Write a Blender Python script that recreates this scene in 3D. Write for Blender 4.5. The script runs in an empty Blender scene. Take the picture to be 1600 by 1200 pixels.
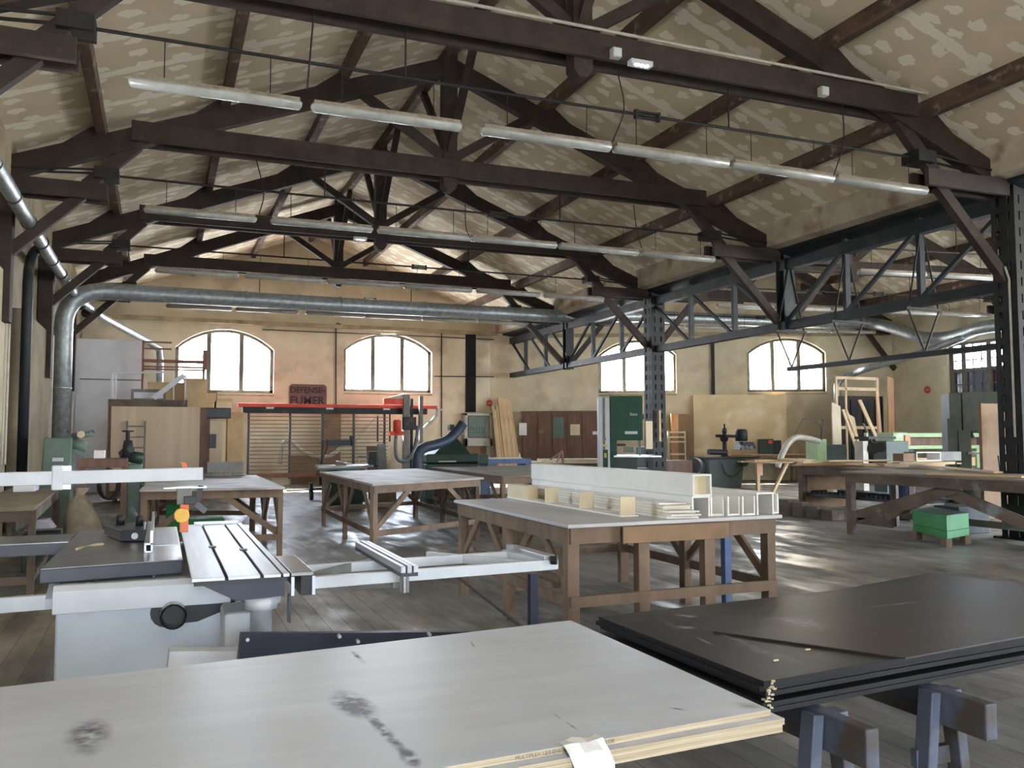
import bpy, math, random
import numpy as np
from mathutils import Vector, Matrix
random.seed(7)
S = bpy.context.scene
COL = S.collection
# ------------------------------------------------------------------ camera
F_PX, YAW, PITCH, ROLL, EYE = 1357.0, 0.3836, 0.0622, -0.0021, 1.6
_fw = Vector((math.sin(YAW)*math.cos(PITCH), math.cos(YAW)*math.cos(PITCH), math.sin(PITCH)))
_r0 = Vector((math.cos(YAW), -math.sin(YAW), 0)); _u0 = _r0.cross(_fw)
_rt = _r0*math.cos(ROLL)+_u0*math.sin(ROLL); _up = -_r0*math.sin(ROLL)+_u0*math.cos(ROLL)
cd = bpy.data.cameras.new('camera'); cam = bpy.data.objects.new('camera', cd); COL.objects.link(cam)
mw = Matrix((_rt, _up, -_fw)).transposed().to_4x4(); mw.translation = (0, 0, EYE)
cam.matrix_world = mw
cd.sensor_width = 36; cd.lens = F_PX/1600*36; cd.clip_start = .05; cd.clip_end = 400
S.camera = cam
# ------------------------------------------------------------------ world, sun, exposure
S.view_settings.view_transform = 'Standard'; S.view_settings.look = 'None'
S.view_settings.gamma = 1; S.view_settings.use_curve_mapping = False
S.view_settings.exposure = 1.5
wd = bpy.data.worlds.new('sky'); S.world = wd; wd.use_nodes = True
wn = wd.node_tree.nodes; wl = wd.node_tree.links
bg = wn['Background']; bg.inputs['Strength'].default_value = 21.0
tc = wn.new('ShaderNodeTexCoord'); sp = wn.new('ShaderNodeSeparateXYZ'); rp = wn.new('ShaderNodeValToRGB')
wl.new(tc.outputs['Generated'], sp.inputs[0]); wl.new(sp.outputs['Z'], rp.inputs[0])
rp.color_ramp.elements[0].position = -0.0; rp.color_ramp.elements[0].color = (.56, .58, .60, 1)
rp.color_ramp.elements[1].position = 0.35; rp.color_ramp.elements[1].color = (.68, .84, 1.05, 1)
wl.new(rp.outputs[0], bg.inputs['Color'])
sd = bpy.data.lights.new('sun', 'SUN'); sun = bpy.data.objects.new('sun', sd); COL.objects.link(sun)
sd.energy = 34; sd.angle = math.radians(1.0); sd.color = (1, .95, .87)
sun.rotation_euler = Vector((.36, -.84, -.80)).to_track_quat('-Z', 'Y').to_euler(); sun.location = (-20, 50, 40)
def portal(name, loc, size, direction):
    l = bpy.data.lights.new(name, 'AREA'); l.shape = 'RECTANGLE'; l.size, l.size_y = size; l.cycles.is_portal = True
    o = bpy.data.objects.new(name, l); COL.objects.link(o); o.location = loc
    o.rotation_euler = Vector(direction).to_track_quat('-Z', 'Y').to_euler()
A28 = math.radians(28); CX, CY = 12.66, 31.4      # corner where the skewed end wall of the right hall starts
def RW(s, off=0, z=0):                             # point on the skewed wall; off > 0 is into the room
    return Vector((CX+s*math.cos(A28)-off*math.sin(A28), CY-s*math.sin(A28)-off*math.cos(A28), z))
portal('daylight_portal', (2.04, 32.1, 4.3), (3.4, 2.4), (0, -1, 0))
portal('daylight_portal', (7.86, 32.1, 4.4), (3.4, 2.4), (0, -1, 0))
for s in (4.85, 10.43):
    p = RW(s, -.3, 4.25); portal('daylight_portal', p, (3.1, 2.2), (-math.sin(A28), -math.cos(A28), 0))
portal('daylight_portal', (25.65, 19.0, 3.0), (6.8, 3.7), (-1, 0, 0))
portal('daylight_portal', (0.4, -11.5, 3.1), (5.0, 3.8), (0, 1, 0))  # portal for the added opening behind the camera
portal('daylight_portal', (-2.95, 9.9, 3.3), (1.6, 1.7), (1, 0, 0)); portal('daylight_portal', (25.65, 8.5, 3.0), (7.2, 3.8), (-1, 0, 0))  # portals for the added, unseen openings in the left and right walls
# ------------------------------------------------------------------ helpers
def W(u, v, X=None, Y=None, Z=None):               # photograph pixel + one known coordinate -> point in the hall
    d = _fw+_rt*((u-800)/F_PX)-_up*((v-600)/F_PX)
    t = (Z-EYE)/d.z if Z is not None else (Y/d.y if Y is not None else X/d.x)
    return Vector((d.x*t, d.y*t, EYE+d.z*t))
def srgb(c):
    return tuple((x/255/12.92 if x/255 <= .04045 else ((x/255+.055)/1.055)**2.4) for x in c)+(1,)
def MAT(name, c1, c2=None, scale=4, stretch=(1, 1, 1), rough=.6, metal=0, bump=0, lo=.35, hi=.65, detail=6, c3=None, s3=1.2, lo3=.55, hi3=.75, coat=0):
    m = bpy.data.materials.new(name); m.use_nodes = True; nt = m.node_tree; N = nt.nodes; L = nt.links
    b = N['Principled BSDF']; b.inputs['Roughness'].default_value = rough; b.inputs['Metallic'].default_value = metal
    b.inputs['Coat Weight'].default_value = coat
    if c2 is None:
        b.inputs['Base Color'].default_value = srgb(c1); return m
    co = N.new('ShaderNodeTexCoord'); mp = N.new('ShaderNodeMapping'); mp.inputs['Scale'].default_value = stretch
    L.new(co.outputs['Object'], mp.inputs[0])
    n = N.new('ShaderNodeTexNoise'); n.inputs['Scale'].default_value = scale; n.inputs['Detail'].default_value = detail
    n.inputs['Roughness'].default_value = .6; L.new(mp.outputs[0], n.inputs['Vector'])
    r = N.new('ShaderNodeValToRGB'); L.new(n.outputs['Fac'], r.inputs[0])
    r.color_ramp.elements[0].position = lo; r.color_ramp.elements[0].color = srgb(c1)
    r.color_ramp.elements[1].position = hi; r.color_ramp.elements[1].color = srgb(c2)
    out = r.outputs[0]
    if c3 is not None:
        n3 = N.new('ShaderNodeTexNoise'); n3.inputs['Scale'].default_value = s3; n3.inputs['Detail'].default_value = 5
        L.new(co.outputs['Object'], n3.inputs['Vector'])
        r3 = N.new('ShaderNodeValToRGB'); L.new(n3.outputs['Fac'], r3.inputs[0])
        r3.color_ramp.elements[0].position = lo3; r3.color_ramp.elements[0].color = (0, 0, 0, 1)
        r3.color_ramp.elements[1].position = hi3; r3.color_ramp.elements[1].color = (1, 1, 1, 1)
        mx = N.new('ShaderNodeMix'); mx.data_type = 'RGBA'; L.new(r3.outputs[0], mx.inputs['Factor'])
        L.new(out, mx.inputs['A']); mx.inputs['B'].default_value = srgb(c3); out = mx.outputs['Result']
    L.new(out, b.inputs['Base Color'])
    if bump:
        bp = N.new('ShaderNodeBump'); bp.inputs['Strength'].default_value = bump; bp.inputs['Distance'].default_value = .02
        L.new(n.outputs['Fac'], bp.inputs['Height']); L.new(bp.outputs[0], b.inputs['Normal'])
    return m
M = {}
M['timber'] = MAT('dark_timber', (42, 32, 27), (62, 49, 42), 3, (1, 1, 1), .75, c3=(84, 72, 66), s3=5, lo3=.62, hi3=.85, bump=.2)
M['purlin'] = MAT('worn_purlin_timber', (70, 52, 42), (106, 84, 68), 4, (1, .3, 1), .8, c3=(150, 136, 114), s3=4, lo3=.58, hi3=.70)
M['steel'] = MAT('dark_grey_steel', (30, 35, 38), (45, 50, 54), 3, rough=.55, metal=.3, c3=(90, 72, 58), s3=3, lo3=.6, hi3=.8)
M['blacksteel'] = MAT('black_column_steel', (26, 27, 29), (42, 42, 43), 4, rough=.6, metal=.2)
M['iron'] = MAT('black_iron', (28, 26, 26), (46, 42, 40), 8, rough=.6, metal=.3)
M['plaster'] = MAT('cream_wall_plaster', (204, 193, 166), (224, 214, 190), 1.2, rough=.9, c3=(132, 116, 90), s3=.55, lo3=.56, hi3=.78, bump=.15)
M['ledge'] = MAT('grey_plaster_ledge', (150, 138, 112), (186, 172, 140), 2, rough=.9, c3=(90, 82, 70), s3=.9, lo3=.6, hi3=.8)
M['gutter'] = MAT('stained_valley_plaster', (178, 164, 146), (206, 194, 174), 2.5, rough=.9, c3=(140, 112, 96), s3=2.0, lo3=.52, hi3=.75)
M['leftwall'] = MAT('brown_stained_wall', (126, 114, 96), (162, 150, 126), .8, rough=.9, c3=(84, 74, 62), s3=.5, lo3=.55, hi3=.75)
M['whitewall'] = MAT('painted_white_wall', (216, 220, 232), (230, 233, 242), 1.5, rough=.85, c3=(196, 194, 196), s3=1.2, lo3=.6, hi3=.85)
M['galv'] = MAT('galvanised_duct', (138, 146, 150), (172, 180, 184), 9, rough=.42, metal=.55)
M['lampbody'] = MAT('lamp_housing', (120, 104, 88), (160, 150, 136), 10, rough=.8)
M['diffuser'] = MAT('clear_lamp_cover', (150, 152, 147), (168, 170, 165), 6, rough=.25)
M['bench'] = MAT('bench_timber', (104, 84, 68), (134, 112, 92), 3, (1, 1, .4), .7, c3=(80, 66, 56), s3=3, lo3=.58, hi3=.8, bump=.1)
M['benchold'] = MAT('grey_worn_bench_timber', (84, 72, 62), (116, 102, 88), 3, (1, .5, 1), .8, c3=(132, 138, 142), s3=2.2, lo3=.6, hi3=.7)
M['top'] = MAT('worn_table_top', (150, 147, 143), (178, 174, 170), 2.2, (1, .35, 1), .6, c3=(112, 104, 98), s3=1.4, lo3=.55, hi3=.75)
M['topmain'] = MAT('pale_table_top', (178, 178, 180), (200, 199, 200), 2.2, (1, .35, 1), .55)
M['topdusty'] = MAT('dusty_table_top', (108, 98, 84), (138, 128, 110), 3, (1, .4, 1), .75)
M['plyedge'] = MAT('plywood_edge', (160, 142, 114), (204, 190, 162), 6, (.3, .3, 40), .7)
M['ply'] = MAT('pale_birch_plywood', (222, 222, 222), (234, 233, 232), 3, (.25, 3, 1), .45, c3=(212, 206, 204), s3=1.2, lo3=.5, hi3=.8)
M['blackply'] = MAT('black_film_plywood', (30, 29, 30), (48, 45, 44), 1.6, rough=.42, c3=(92, 92, 96), s3=1.1, lo3=.6, hi3=.82)
M['blackedge'] = MAT('black_sheet_edge', (13, 13, 17), (26, 26, 31), 5, (.3, .3, 40), .75)
M['whiteboard'] = MAT('white_melamine_board', (226, 224, 218), (236, 234, 228), 4, rough=.5)
M['beamply'] = MAT('bare_edge_white_board', (206, 196, 172), (224, 216, 194), 5, rough=.6)
M['creamply'] = MAT('cream_plywood', (206, 190, 158), (224, 210, 180), 3, (1, 1, .3), .6)
M['chip'] = MAT('chipboard', (196, 168, 128), (214, 188, 148), 2.2, (1, 1, .5), .75, c3=(182, 150, 110), s3=1.5, lo3=.5, hi3=.7)
M['chip2'] = MAT('knotty_sheet', (200, 178, 152), (216, 196, 172), 1.2, (4, 1, .15), .7, c3=(176, 150, 124), s3=14, lo3=.72, hi3=.78)
M['pine'] = MAT('raw_pine', (202, 172, 132), (222, 196, 156), 5, (3, 3, .3), .6)
M['orangewood'] = MAT('orange_board', (190, 142, 100), (206, 160, 118), 3, (1, 1, .3), .6)
M['hardwood'] = MAT('brown_cupboard_wood', (98, 72, 60), (122, 92, 76), 3, (3, 3, .4), .6)
M['white'] = MAT('white_machine_paint', (198, 204, 210), (210, 214, 220), 6, rough=.45)
M['cabinet'] = MAT('stained_machine_paint', (188, 198, 206), (204, 212, 220), 2, rough=.5, c3=(176, 166, 150), s3=2.2, lo3=.55, hi3=.8)
M['darkgrey'] = MAT('dark_grey_paint', (54, 58, 68), (64, 68, 78), 6, rough=.45)
M['cast'] = MAT('ground_cast_iron', (128, 128, 130), (156, 156, 158), 2.5, rough=.28, metal=.75, c3=(112, 106, 100), s3=2, lo3=.55, hi3=.8)
M['alu'] = MAT('brushed_aluminium', (176, 180, 186), (194, 198, 204), 3, (8, .3, 1), .42, metal=.6)
M['navy'] = MAT('navy_paint', (28, 34, 52), (36, 42, 60), 5, rough=.45)
M['black'] = MAT('black_plastic', (26, 26, 28), (36, 36, 38), 8, rough=.5)
M['orange'] = MAT('orange_plastic', (212, 104, 58), (222, 118, 72), 6, rough=.5)
M['yellow'] = MAT('yellow_plastic', (222, 170, 60), (232, 184, 80), 6, rough=.5)
M['red'] = MAT('red_paint', (196, 62, 48), (212, 78, 60), 5, rough=.5)
M['rust'] = MAT('rust_red_steel', (118, 78, 66), (142, 96, 82), 5, rough=.6)
M['dkgreen'] = MAT('dark_green_paint', (30, 52, 44), (40, 64, 54), 5, rough=.5)
M['bsgreen'] = MAT('bandsaw_green_paint', (16, 66, 50), (22, 76, 58), 5, rough=.6)
M['greygreen'] = MAT('grey_green_paint', (86, 108, 98), (104, 124, 114), 4, rough=.5, c3=(74, 88, 82), s3=3)
M['spindlegreen'] = MAT('dark_machine_green', (56, 66, 60), (70, 80, 74), 4, rough=.6)
M['palegreen'] = MAT('pale_green_paint', (158, 182, 136), (172, 196, 150), 4, rough=.5)
M['boxgreen'] = MAT('bright_green_paint', (40, 132, 66), (52, 146, 78), 4, rough=.6)
M['bluepaint'] = MAT('blue_paint', (70, 92, 134), (84, 106, 148), 6, rough=.6)
M['bluebin'] = MAT('blue_plastic', (34, 46, 84), (42, 56, 96), 6, rough=.5)
M['hose'] = MAT('grey_flexible_hose', (96, 104, 112), (116, 124, 132), 12, rough=.5)
M['bluehose'] = MAT('dark_blue_hose', (50, 62, 82), (64, 76, 96), 12, rough=.5)
M['sack'] = MAT('woven_sack', (150, 140, 124), (172, 160, 142), 12, rough=.9)
M['cloth'] = MAT('white_cloth', (206, 202, 216), (222, 218, 230), 9, rough=.9)
M['slat'] = MAT('weathered_slat', (104, 90, 74), (126, 110, 92), 5, rough=.7)
M['paper'] = MAT('white_paper', (232, 232, 234), (240, 240, 242), 9, rough=.8)
M['signbg'] = MAT('faded_maroon_board', (104, 80, 76), (122, 96, 90), 3, rough=.8)
M['signtext'] = MAT('dark_sign_paint', (44, 38, 46), (54, 46, 54), 6, rough=.8)
M['pvc'] = MAT('off_white_conduit', (176, 172, 160), (196, 192, 180), 6, rough=.6)
M['cardboard'] = MAT('cardboard', (128, 102, 78), (148, 120, 92), 4, rough=.8)
M['greyboard'] = MAT('grey_board', (112, 112, 110), (132, 132, 128), 4, rough=.7)
M['frame'] = MAT('grey_window_frame', (92, 88, 82), (120, 114, 104), 6, rough=.7)
def glass(name, tint=(1, 1, 1), dirt=.1):
    m = bpy.data.materials.new(name); m.use_nodes = True; nt = m.node_tree; N = nt.nodes; L = nt.links
    for n in list(N):
        if n.type != 'OUTPUT_MATERIAL': N.remove(n)
    t = N.new('ShaderNodeBsdfTransparent'); t.inputs[0].default_value = tint+(1,)
    tr = N.new('ShaderNodeBsdfTranslucent'); tr.inputs[0].default_value = tint+(1,)
    g = N.new('ShaderNodeBsdfGlossy'); g.inputs['Roughness'].default_value = .05
    m1 = N.new('ShaderNodeMixShader'); m1.inputs[0].default_value = dirt
    m2 = N.new('ShaderNodeMixShader'); m2.inputs[0].default_value = .06
    L.new(t.outputs[0], m1.inputs[1]); L.new(tr.outputs[0], m1.inputs[2])
    L.new(m1.outputs[0], m2.inputs[1]); L.new(g.outputs[0], m2.inputs[2])
    L.new(m2.outputs[0], N['Material Output'].inputs[0]); return m
M['glass'] = glass('dusty_glass'); M['glassyellow'] = glass('yellow_glass', (.06, .042, .001), .0)
M['glasspink'] = glass('pink_glass', (.034, .02, .026), .0); M['glassblue'] = glass('bluish_glass', (.017, .021, .031), .0); M['glassdimmed'] = glass('dimmed_glass', (.042, .043, .048), .0)  # last one: very dark tint added to tone down the brightness outside
def emit(name, c, s):
    m = bpy.data.materials.new(name); m.use_nodes = True; b = m.node_tree.nodes['Principled BSDF']
    b.inputs['Emission Color'].default_value = c+(1,); b.inputs['Emission Strength'].default_value = s; return m
M['led'] = emit('lit_lamp', (1, .97, .85), 8)

# plasterboard ceiling: taped joints down the slope and filled screw heads in rows
def ceiling_mat():
    m = bpy.data.materials.new('filled_plasterboard'); m.use_nodes = True; nt = m.node_tree; N = nt.nodes; L = nt.links
    b = N['Principled BSDF']; b.inputs['Roughness'].default_value = .9
    co = N.new('ShaderNodeTexCoord'); n1 = N.new('ShaderNodeTexNoise'); n1.inputs['Scale'].default_value = 3.2; n1.inputs['Detail'].default_value = 6
    L.new(co.outputs['Object'], n1.inputs['Vector'])
    s = N.new('ShaderNodeSeparateXYZ'); L.new(co.outputs['Object'], s.inputs[0])
    def math_(op, a, bb=None, v=None):
        k = N.new('ShaderNodeMath'); k.operation = op
        L.new(a, k.inputs[0]) if not isinstance(a, float) else setattr(k.inputs[0], 'default_value', a)
        if bb is not None: L.new(bb, k.inputs[1])
        if v is not None: k.inputs[1].default_value = v
        return k.outputs[0]
    wob = math_('MULTIPLY', math_('SUBTRACT', n1.outputs['Fac'], v=.5), v=.22)
    y = math_('ADD', s.outputs['Y'], wob); x = math_('ADD', s.outputs['X'], wob)
    def band(c, period, off, half):
        q = math_('ADD', c, v=off); q = math_('DIVIDE', q, v=period); q = math_('FRACT', q); q = math_('SUBTRACT', q, v=.5)
        q = math_('ABSOLUTE', q); q = math_('MULTIPLY', q, v=period); return math_('LESS_THAN', q, v=half)
    joint = band(y, 1.2, 50.35, .09)
    # patches: one per cell of a jittered grid
    cx = N.new('ShaderNodeCombineXYZ'); L.new(math_('MULTIPLY', x, v=1/.52), cx.inputs[0]); L.new(math_('MULTIPLY', y, v=1/.40), cx.inputs[1])
    vo = N.new('ShaderNodeTexVoronoi'); vo.voronoi_dimensions = '2D'; vo.inputs['Scale'].default_value = 1; vo.inputs['Randomness'].default_value = .38
    L.new(cx.outputs[0], vo.inputs['Vector'])
    n2 = N.new('ShaderNodeTexNoise'); n2.inputs['Scale'].default_value = 11; L.new(co.outputs['Object'], n2.inputs['Vector'])
    rad = math_('ADD', math_('MULTIPLY', n2.outputs['Fac'], v=.30), v=.08)
    patch = math_('LESS_THAN', vo.outputs['Distance'], rad)
    both = math_('MAXIMUM', joint, patch)
    n3 = N.new('ShaderNodeTexNoise'); n3.inputs['Scale'].default_value = .7; n3.inputs['Detail'].default_value = 4; L.new(co.outputs['Object'], n3.inputs['Vector'])
    r = N.new('ShaderNodeValToRGB'); L.new(n3.outputs['Fac'], r.inputs[0])
    r.color_ramp.elements[0].position = .3; r.color_ramp.elements[0].color = srgb((204, 188, 158))
    r.color_ramp.elements[1].position = .7; r.color_ramp.elements[1].color = srgb((222, 206, 178))
    mx = N.new('ShaderNodeMix'); mx.data_type = 'RGBA'; L.new(math_('MULTIPLY', both, v=.85), mx.inputs['Factor']); L.new(r.outputs[0], mx.inputs['A'])
    mx.inputs['B'].default_value = srgb((246, 238, 220)); L.new(mx.outputs['Result'], b.inputs['Base Color']); return m
M['ceiling'] = ceiling_mat()
def floor_mat():
    m = bpy.data.materials.new('worn_plank_floor'); m.use_nodes = True; nt = m.node_tree; N = nt.nodes; L = nt.links
    b = N['Principled BSDF']; co = N.new('ShaderNodeTexCoord')
    mp = N.new('ShaderNodeMapping'); mp.inputs['Rotation'].default_value = (0, 0, math.pi/2); L.new(co.outputs['Object'], mp.inputs[0])
    br = N.new('ShaderNodeTexBrick'); L.new(mp.outputs[0], br.inputs['Vector'])
    br.inputs['Scale'].default_value = 1; br.inputs['Brick Width'].default_value = 2.6; br.inputs['Row Height'].default_value = .17
    br.inputs['Mortar Size'].default_value = .006; br.inputs['Mortar Smooth'].default_value = .2; br.offset = .37
    br.inputs['Color1'].default_value = srgb((134, 130, 124)); br.inputs['Color2'].default_value = srgb((154, 149, 141)); br.inputs['Mortar'].default_value = srgb((112, 106, 98))
    n = N.new('ShaderNodeTexNoise'); n.inputs['Scale'].default_value = 1.1; n.inputs['Detail'].default_value = 8; n.inputs['Roughness'].default_value = .7
    m2 = N.new('ShaderNodeMapping'); m2.inputs['Scale'].default_value = (1.6, .5, 1); L.new(co.outputs['Object'], m2.inputs[0]); L.new(m2.outputs[0], n.inputs['Vector'])
    r = N.new('ShaderNodeValToRGB'); L.new(n.outputs['Fac'], r.inputs[0])
    r.color_ramp.elements[0].position = .38; r.color_ramp.elements[0].color = (.40, .38, .36, 1)
    r.color_ramp.elements[1].position = .62; r.color_ramp.elements[1].color = (1, 1, 1, 1)
    mx = N.new('ShaderNodeMix'); mx.data_type = 'RGBA'; mx.blend_type = 'MULTIPLY'; mx.inputs['Factor'].default_value = .8
    L.new(br.outputs['Color'], mx.inputs['A']); L.new(r.outputs[0], mx.inputs['B']); L.new(mx.outputs['Result'], b.inputs['Base Color'])
    n4 = N.new('ShaderNodeTexNoise'); n4.inputs['Scale'].default_value = 2.4; n4.inputs['Detail'].default_value = 8; L.new(m2.outputs[0], n4.inputs['Vector'])
    mr = N.new('ShaderNodeMapRange'); L.new(n4.outputs['Fac'], mr.inputs[0]); mr.inputs[1].default_value = .35; mr.inputs[2].default_value = .65
    mr.inputs[3].default_value = .28; mr.inputs[4].default_value = .75; L.new(mr.outputs[0], b.inputs['Roughness'])
    bp = N.new('ShaderNodeBump'); bp.inputs['Strength'].default_value = .35; bp.inputs['Distance'].default_value = .012
    ad = N.new('ShaderNodeMath'); ad.operation = 'SUBTRACT'; L.new(n4.outputs['Fac'], ad.inputs[0]); L.new(br.outputs['Fac'], ad.inputs[1])
    L.new(ad.outputs[0], bp.inputs['Height']); L.new(bp.outputs[0], b.inputs['Normal']); return m
M['floor'] = floor_mat()

ROOTM = {}
class MB:
    def __init__(s): s.v = []; s.f = []
    def hexa(s, p):                                 # 8 points: bottom 4, top 4
        k = len(s.v); s.v += [Vector(q) for q in p]
        for f in ((3, 2, 1, 0), (4, 5, 6, 7), (0, 1, 5, 4), (1, 2, 6, 5), (2, 3, 7, 6), (3, 0, 4, 7)): s.f.append([k+i for i in f])
        return s
    def box(s, x0, x1, y0, y1, z0, z1):
        return s.hexa([(x0, y0, z0), (x1, y0, z0), (x1, y1, z0), (x0, y1, z0), (x0, y0, z1), (x1, y0, z1), (x1, y1, z1), (x0, y1, z1)])
    def rbox(s, c, sx, sy, z0, z1, a=0, taper=1):   # box about c turned by a about z
        ca, sa = math.cos(a), math.sin(a); P = []
        for z, t in ((z0, 1), (z1, taper)):
            for i, j in ((-1, -1), (1, -1), (1, 1), (-1, 1)):
                x, y = i*sx/2*t, j*sy/2*t; P.append((c[0]+x*ca-y*sa, c[1]+x*sa+y*ca, z))
        return s.hexa(P)
    def bar(s, p, q, w, h, up=(0, 0, 1)):
        p, q = Vector(p), Vector(q); d = (q-p).normalized(); u = Vector(up)
        if abs(d.dot(u)) > .98: u = Vector((0, 1, 0))
        a = d.cross(u).normalized(); b_ = a.cross(d).normalized(); P = []
        for e in (p, q):
            for i, j in ((-1, -1), (1, -1), (1, 1), (-1, 1)): P.append(e+a*(i*w/2)+b_*(j*h/2))
        return s.hexa(P)
    def tube(s, pts, r, n=12, close=True):
        pts = [Vector(p) for p in pts]; rs = r if isinstance(r, (list, tuple)) else [r]*len(pts)
        k = len(s.v); ref = None
        for i, p in enumerate(pts):
            d = ((pts[min(i+1, len(pts)-1)]-pts[max(i-1, 0)])).normalized()
            if ref is None:
                ref = Vector((0, 0, 1)) if abs(d.z) < .9 else Vector((1, 0, 0))
                ref = (ref-d*ref.dot(d)).normalized()
            else: ref = (ref-d*ref.dot(d)).normalized()
            b_ = d.cross(ref)
            for j in range(n):
                a = 2*math.pi*j/n; s.v.append(p+(ref*math.cos(a)+b_*math.sin(a))*rs[i])
        for i in range(len(pts)-1):
            for j in range(n):
                a, b2 = k+i*n+j, k+i*n+(j+1) % n; s.f.append([a, b2, b2+n, a+n])
        if close: s.f.append([k+j for j in range(n)][::-1]); s.f.append([k+(len(pts)-1)*n+j for j in range(n)])
        return s
    def cyl(s, p, q, r, r2=None, n=16): return s.tube([p, q], [r, r if r2 is None else r2], n)
    def prism(s, poly, plane, a, b_):               # poly in 'xz' (extrude y), 'xy' (z), 'yz' (x)
        k = len(s.v); n = len(poly)
        for t in (a, b_):
            for u, w in poly: s.v.append(Vector((u, t, w) if plane == 'xz' else ((u, w, t) if plane == 'xy' else (t, u, w))))
        s.f.append([k+i for i in range(n)]); s.f.append([k+n+i for i in range(n)][::-1])
        for i in range(n): j = (i+1) % n; s.f.append([k+i, k+n+i, k+n+j, k+j])
        return s
    def loft(s, rings):                             # rings of equal length, closed
        k = len(s.v); n = len(rings[0])
        for r in rings: s.v += [Vector(p) for p in r]
        for i in range(len(rings)-1):
            for j in range(n): a, b2 = k+i*n+j, k+i*n+(j+1) % n; s.f.append([a, b2, b2+n, a+n])
        s.f.append([k+j for j in range(n)][::-1]); s.f.append([k+(len(rings)-1)*n+j for j in range(n)])
        return s
    def lathe(s, c, prof, n=20):                    # prof [(r,z)] about vertical axis at c
        return s.loft([[(c[0]+r*math.cos(2*math.pi*j/n), c[1]+r*math.sin(2*math.pi*j/n), z) for j in range(n)] for r, z in prof])
    def build(s, name, m, parent=None, bevel=0, smooth=False):
        me = bpy.data.meshes.new(name); o = bpy.data.objects.new(name, me); COL.objects.link(o)
        if parent is not None:
            root = parent
            while root.parent is not None: root = root.parent
            inv = ROOTM.get(root.name, Matrix.Identity(4)); o.parent = parent
            vs = [inv @ v for v in s.v]
        else:
            xs = [v.x for v in s.v]; ys = [v.y for v in s.v]; z0 = min(v.z for v in s.v)
            c = Vector(((min(xs)+max(xs))/2, (min(ys)+max(ys))/2, z0)); o.location = c; vs = [v-c for v in s.v]
            ROOTM[o.name] = Matrix.Translation(-c)
        me.from_pydata(vs, [], s.f); me.materials.append(M[m] if isinstance(m, str) else m)
        import bmesh
        b = bmesh.new(); b.from_mesh(me); bmesh.ops.recalc_face_normals(b, faces=b.faces); b.to_mesh(me); b.free()
        if smooth:
            for p in me.polygons: p.use_smooth = len(p.vertices) <= 4
        if bevel:
            q = o.modifiers.new('bevel', 'BEVEL'); q.width = bevel; q.segments = 2; q.limit_method = 'ANGLE'
        return o
def B(*a): return MB().box(*a)
def tag(o, label=None, cat=None, group=None, kind=None):
    if label: o['label'] = label
    if cat: o['category'] = cat
    if group: o['group'] = group
    if kind: o['kind'] = kind
    return o
def thing(name, label, cat, loc, rz=0, group=None):
    o = bpy.data.objects.new(name, None); COL.objects.link(o); o.empty_display_size = .1
    o.location = loc; o.rotation_euler = (0, 0, rz)
    ROOTM[o.name] = (Matrix.Translation(Vector(loc)) @ Matrix.Rotation(rz, 4, 'Z')).inverted()
    return tag(o, label, cat, group)
def struct(name, mb, m, parent=None, **k):
    o = mb.build(name, m, parent, **k)
    if parent is None: o['kind'] = 'structure'
    return o
def kids(o): return [c for c in ALLKIDS if c.parent == o]
ALLKIDS = []
def dup(root, loc=None, rz=None, label=None, scale=None):
    def cp(o, par):
        c = o.copy(); COL.objects.link(c)
        if par is not None: c.parent = par
        for ch in [x for x in list(COL.objects) if x.parent == o]: cp(ch, c)
        return c
    r = cp(root, None)
    if loc is not None: r.location = loc
    if rz is not None: r.rotation_euler = (0, 0, rz)
    if scale is not None: r.scale = scale
    if label: r['label'] = label
    return r
def arc(p0, p1, p2, n=10):                          # quadratic curve
    p0, p1, p2 = map(Vector, (p0, p1, p2)); return [p0*(1-t)**2+p1*2*t*(1-t)+p2*t*t for t in [i/n for i in range(n+1)]]
def spline(pts, n=6):
    P = [Vector(p) for p in pts]; P = [P[0]*2-P[1]]+P+[P[-1]*2-P[-2]]; out = []
    for i in range(1, len(P)-2):
        for k in range(n):
            t = k/n; a, b_, c, d = P[i-1:i+3]
            out.append(.5*((2*b_)+(c-a)*t+(2*a-5*b_+4*c-d)*t*t+(3*b_-a-3*c+d)*t**3))
    return out+[P[-2]]
def text_obj(name, body, m, parent, loc, rot, size, depth=.004, sx=1, bold=0):
    cu = bpy.data.curves.new(name, 'FONT'); cu.body = body; cu.size = size; cu.extrude = depth; cu.align_x = 'CENTER'; cu.align_y = 'CENTER'; cu.offset = size*bold
    t = bpy.data.objects.new(name, cu); COL.objects.link(t)
    dg = bpy.context.evaluated_depsgraph_get(); me = bpy.data.meshes.new_from_object(t.evaluated_get(dg))
    COL.objects.unlink(t); bpy.data.objects.remove(t)
    mat = Matrix.Translation(Vector(loc)) @ rot.to_4x4() @ Matrix.Diagonal((sx, 1, 1, 1))
    root = parent
    while root.parent is not None: root = root.parent
    me.transform(ROOTM.get(root.name, Matrix.Identity(4)) @ mat); me.materials.clear(); me.materials.append(M[m])
    o = bpy.data.objects.new(name, me); COL.objects.link(o); o.parent = parent; return o
def facing(nrm):                                    # rotation whose text reads upright on a wall with normal nrm
    z = Vector(nrm).normalized(); y = Vector((0, 0, 1)); x = y.cross(z).normalized(); y = z.cross(x)
    return Matrix((x, y, z)).transposed()
# ================================================================== THE BUILDING
RX = 4.9; TY = [9.8, 15.3, 20.8, 26.3]
ceil = lambda x: 9.0-.385*abs(x-RX)
LX, WX = -2.5, 25.3                                 # left wall, right wall
struct('floor', B(-3.2, 27, -12, 33.5, -.15, 0), 'floor')
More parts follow.
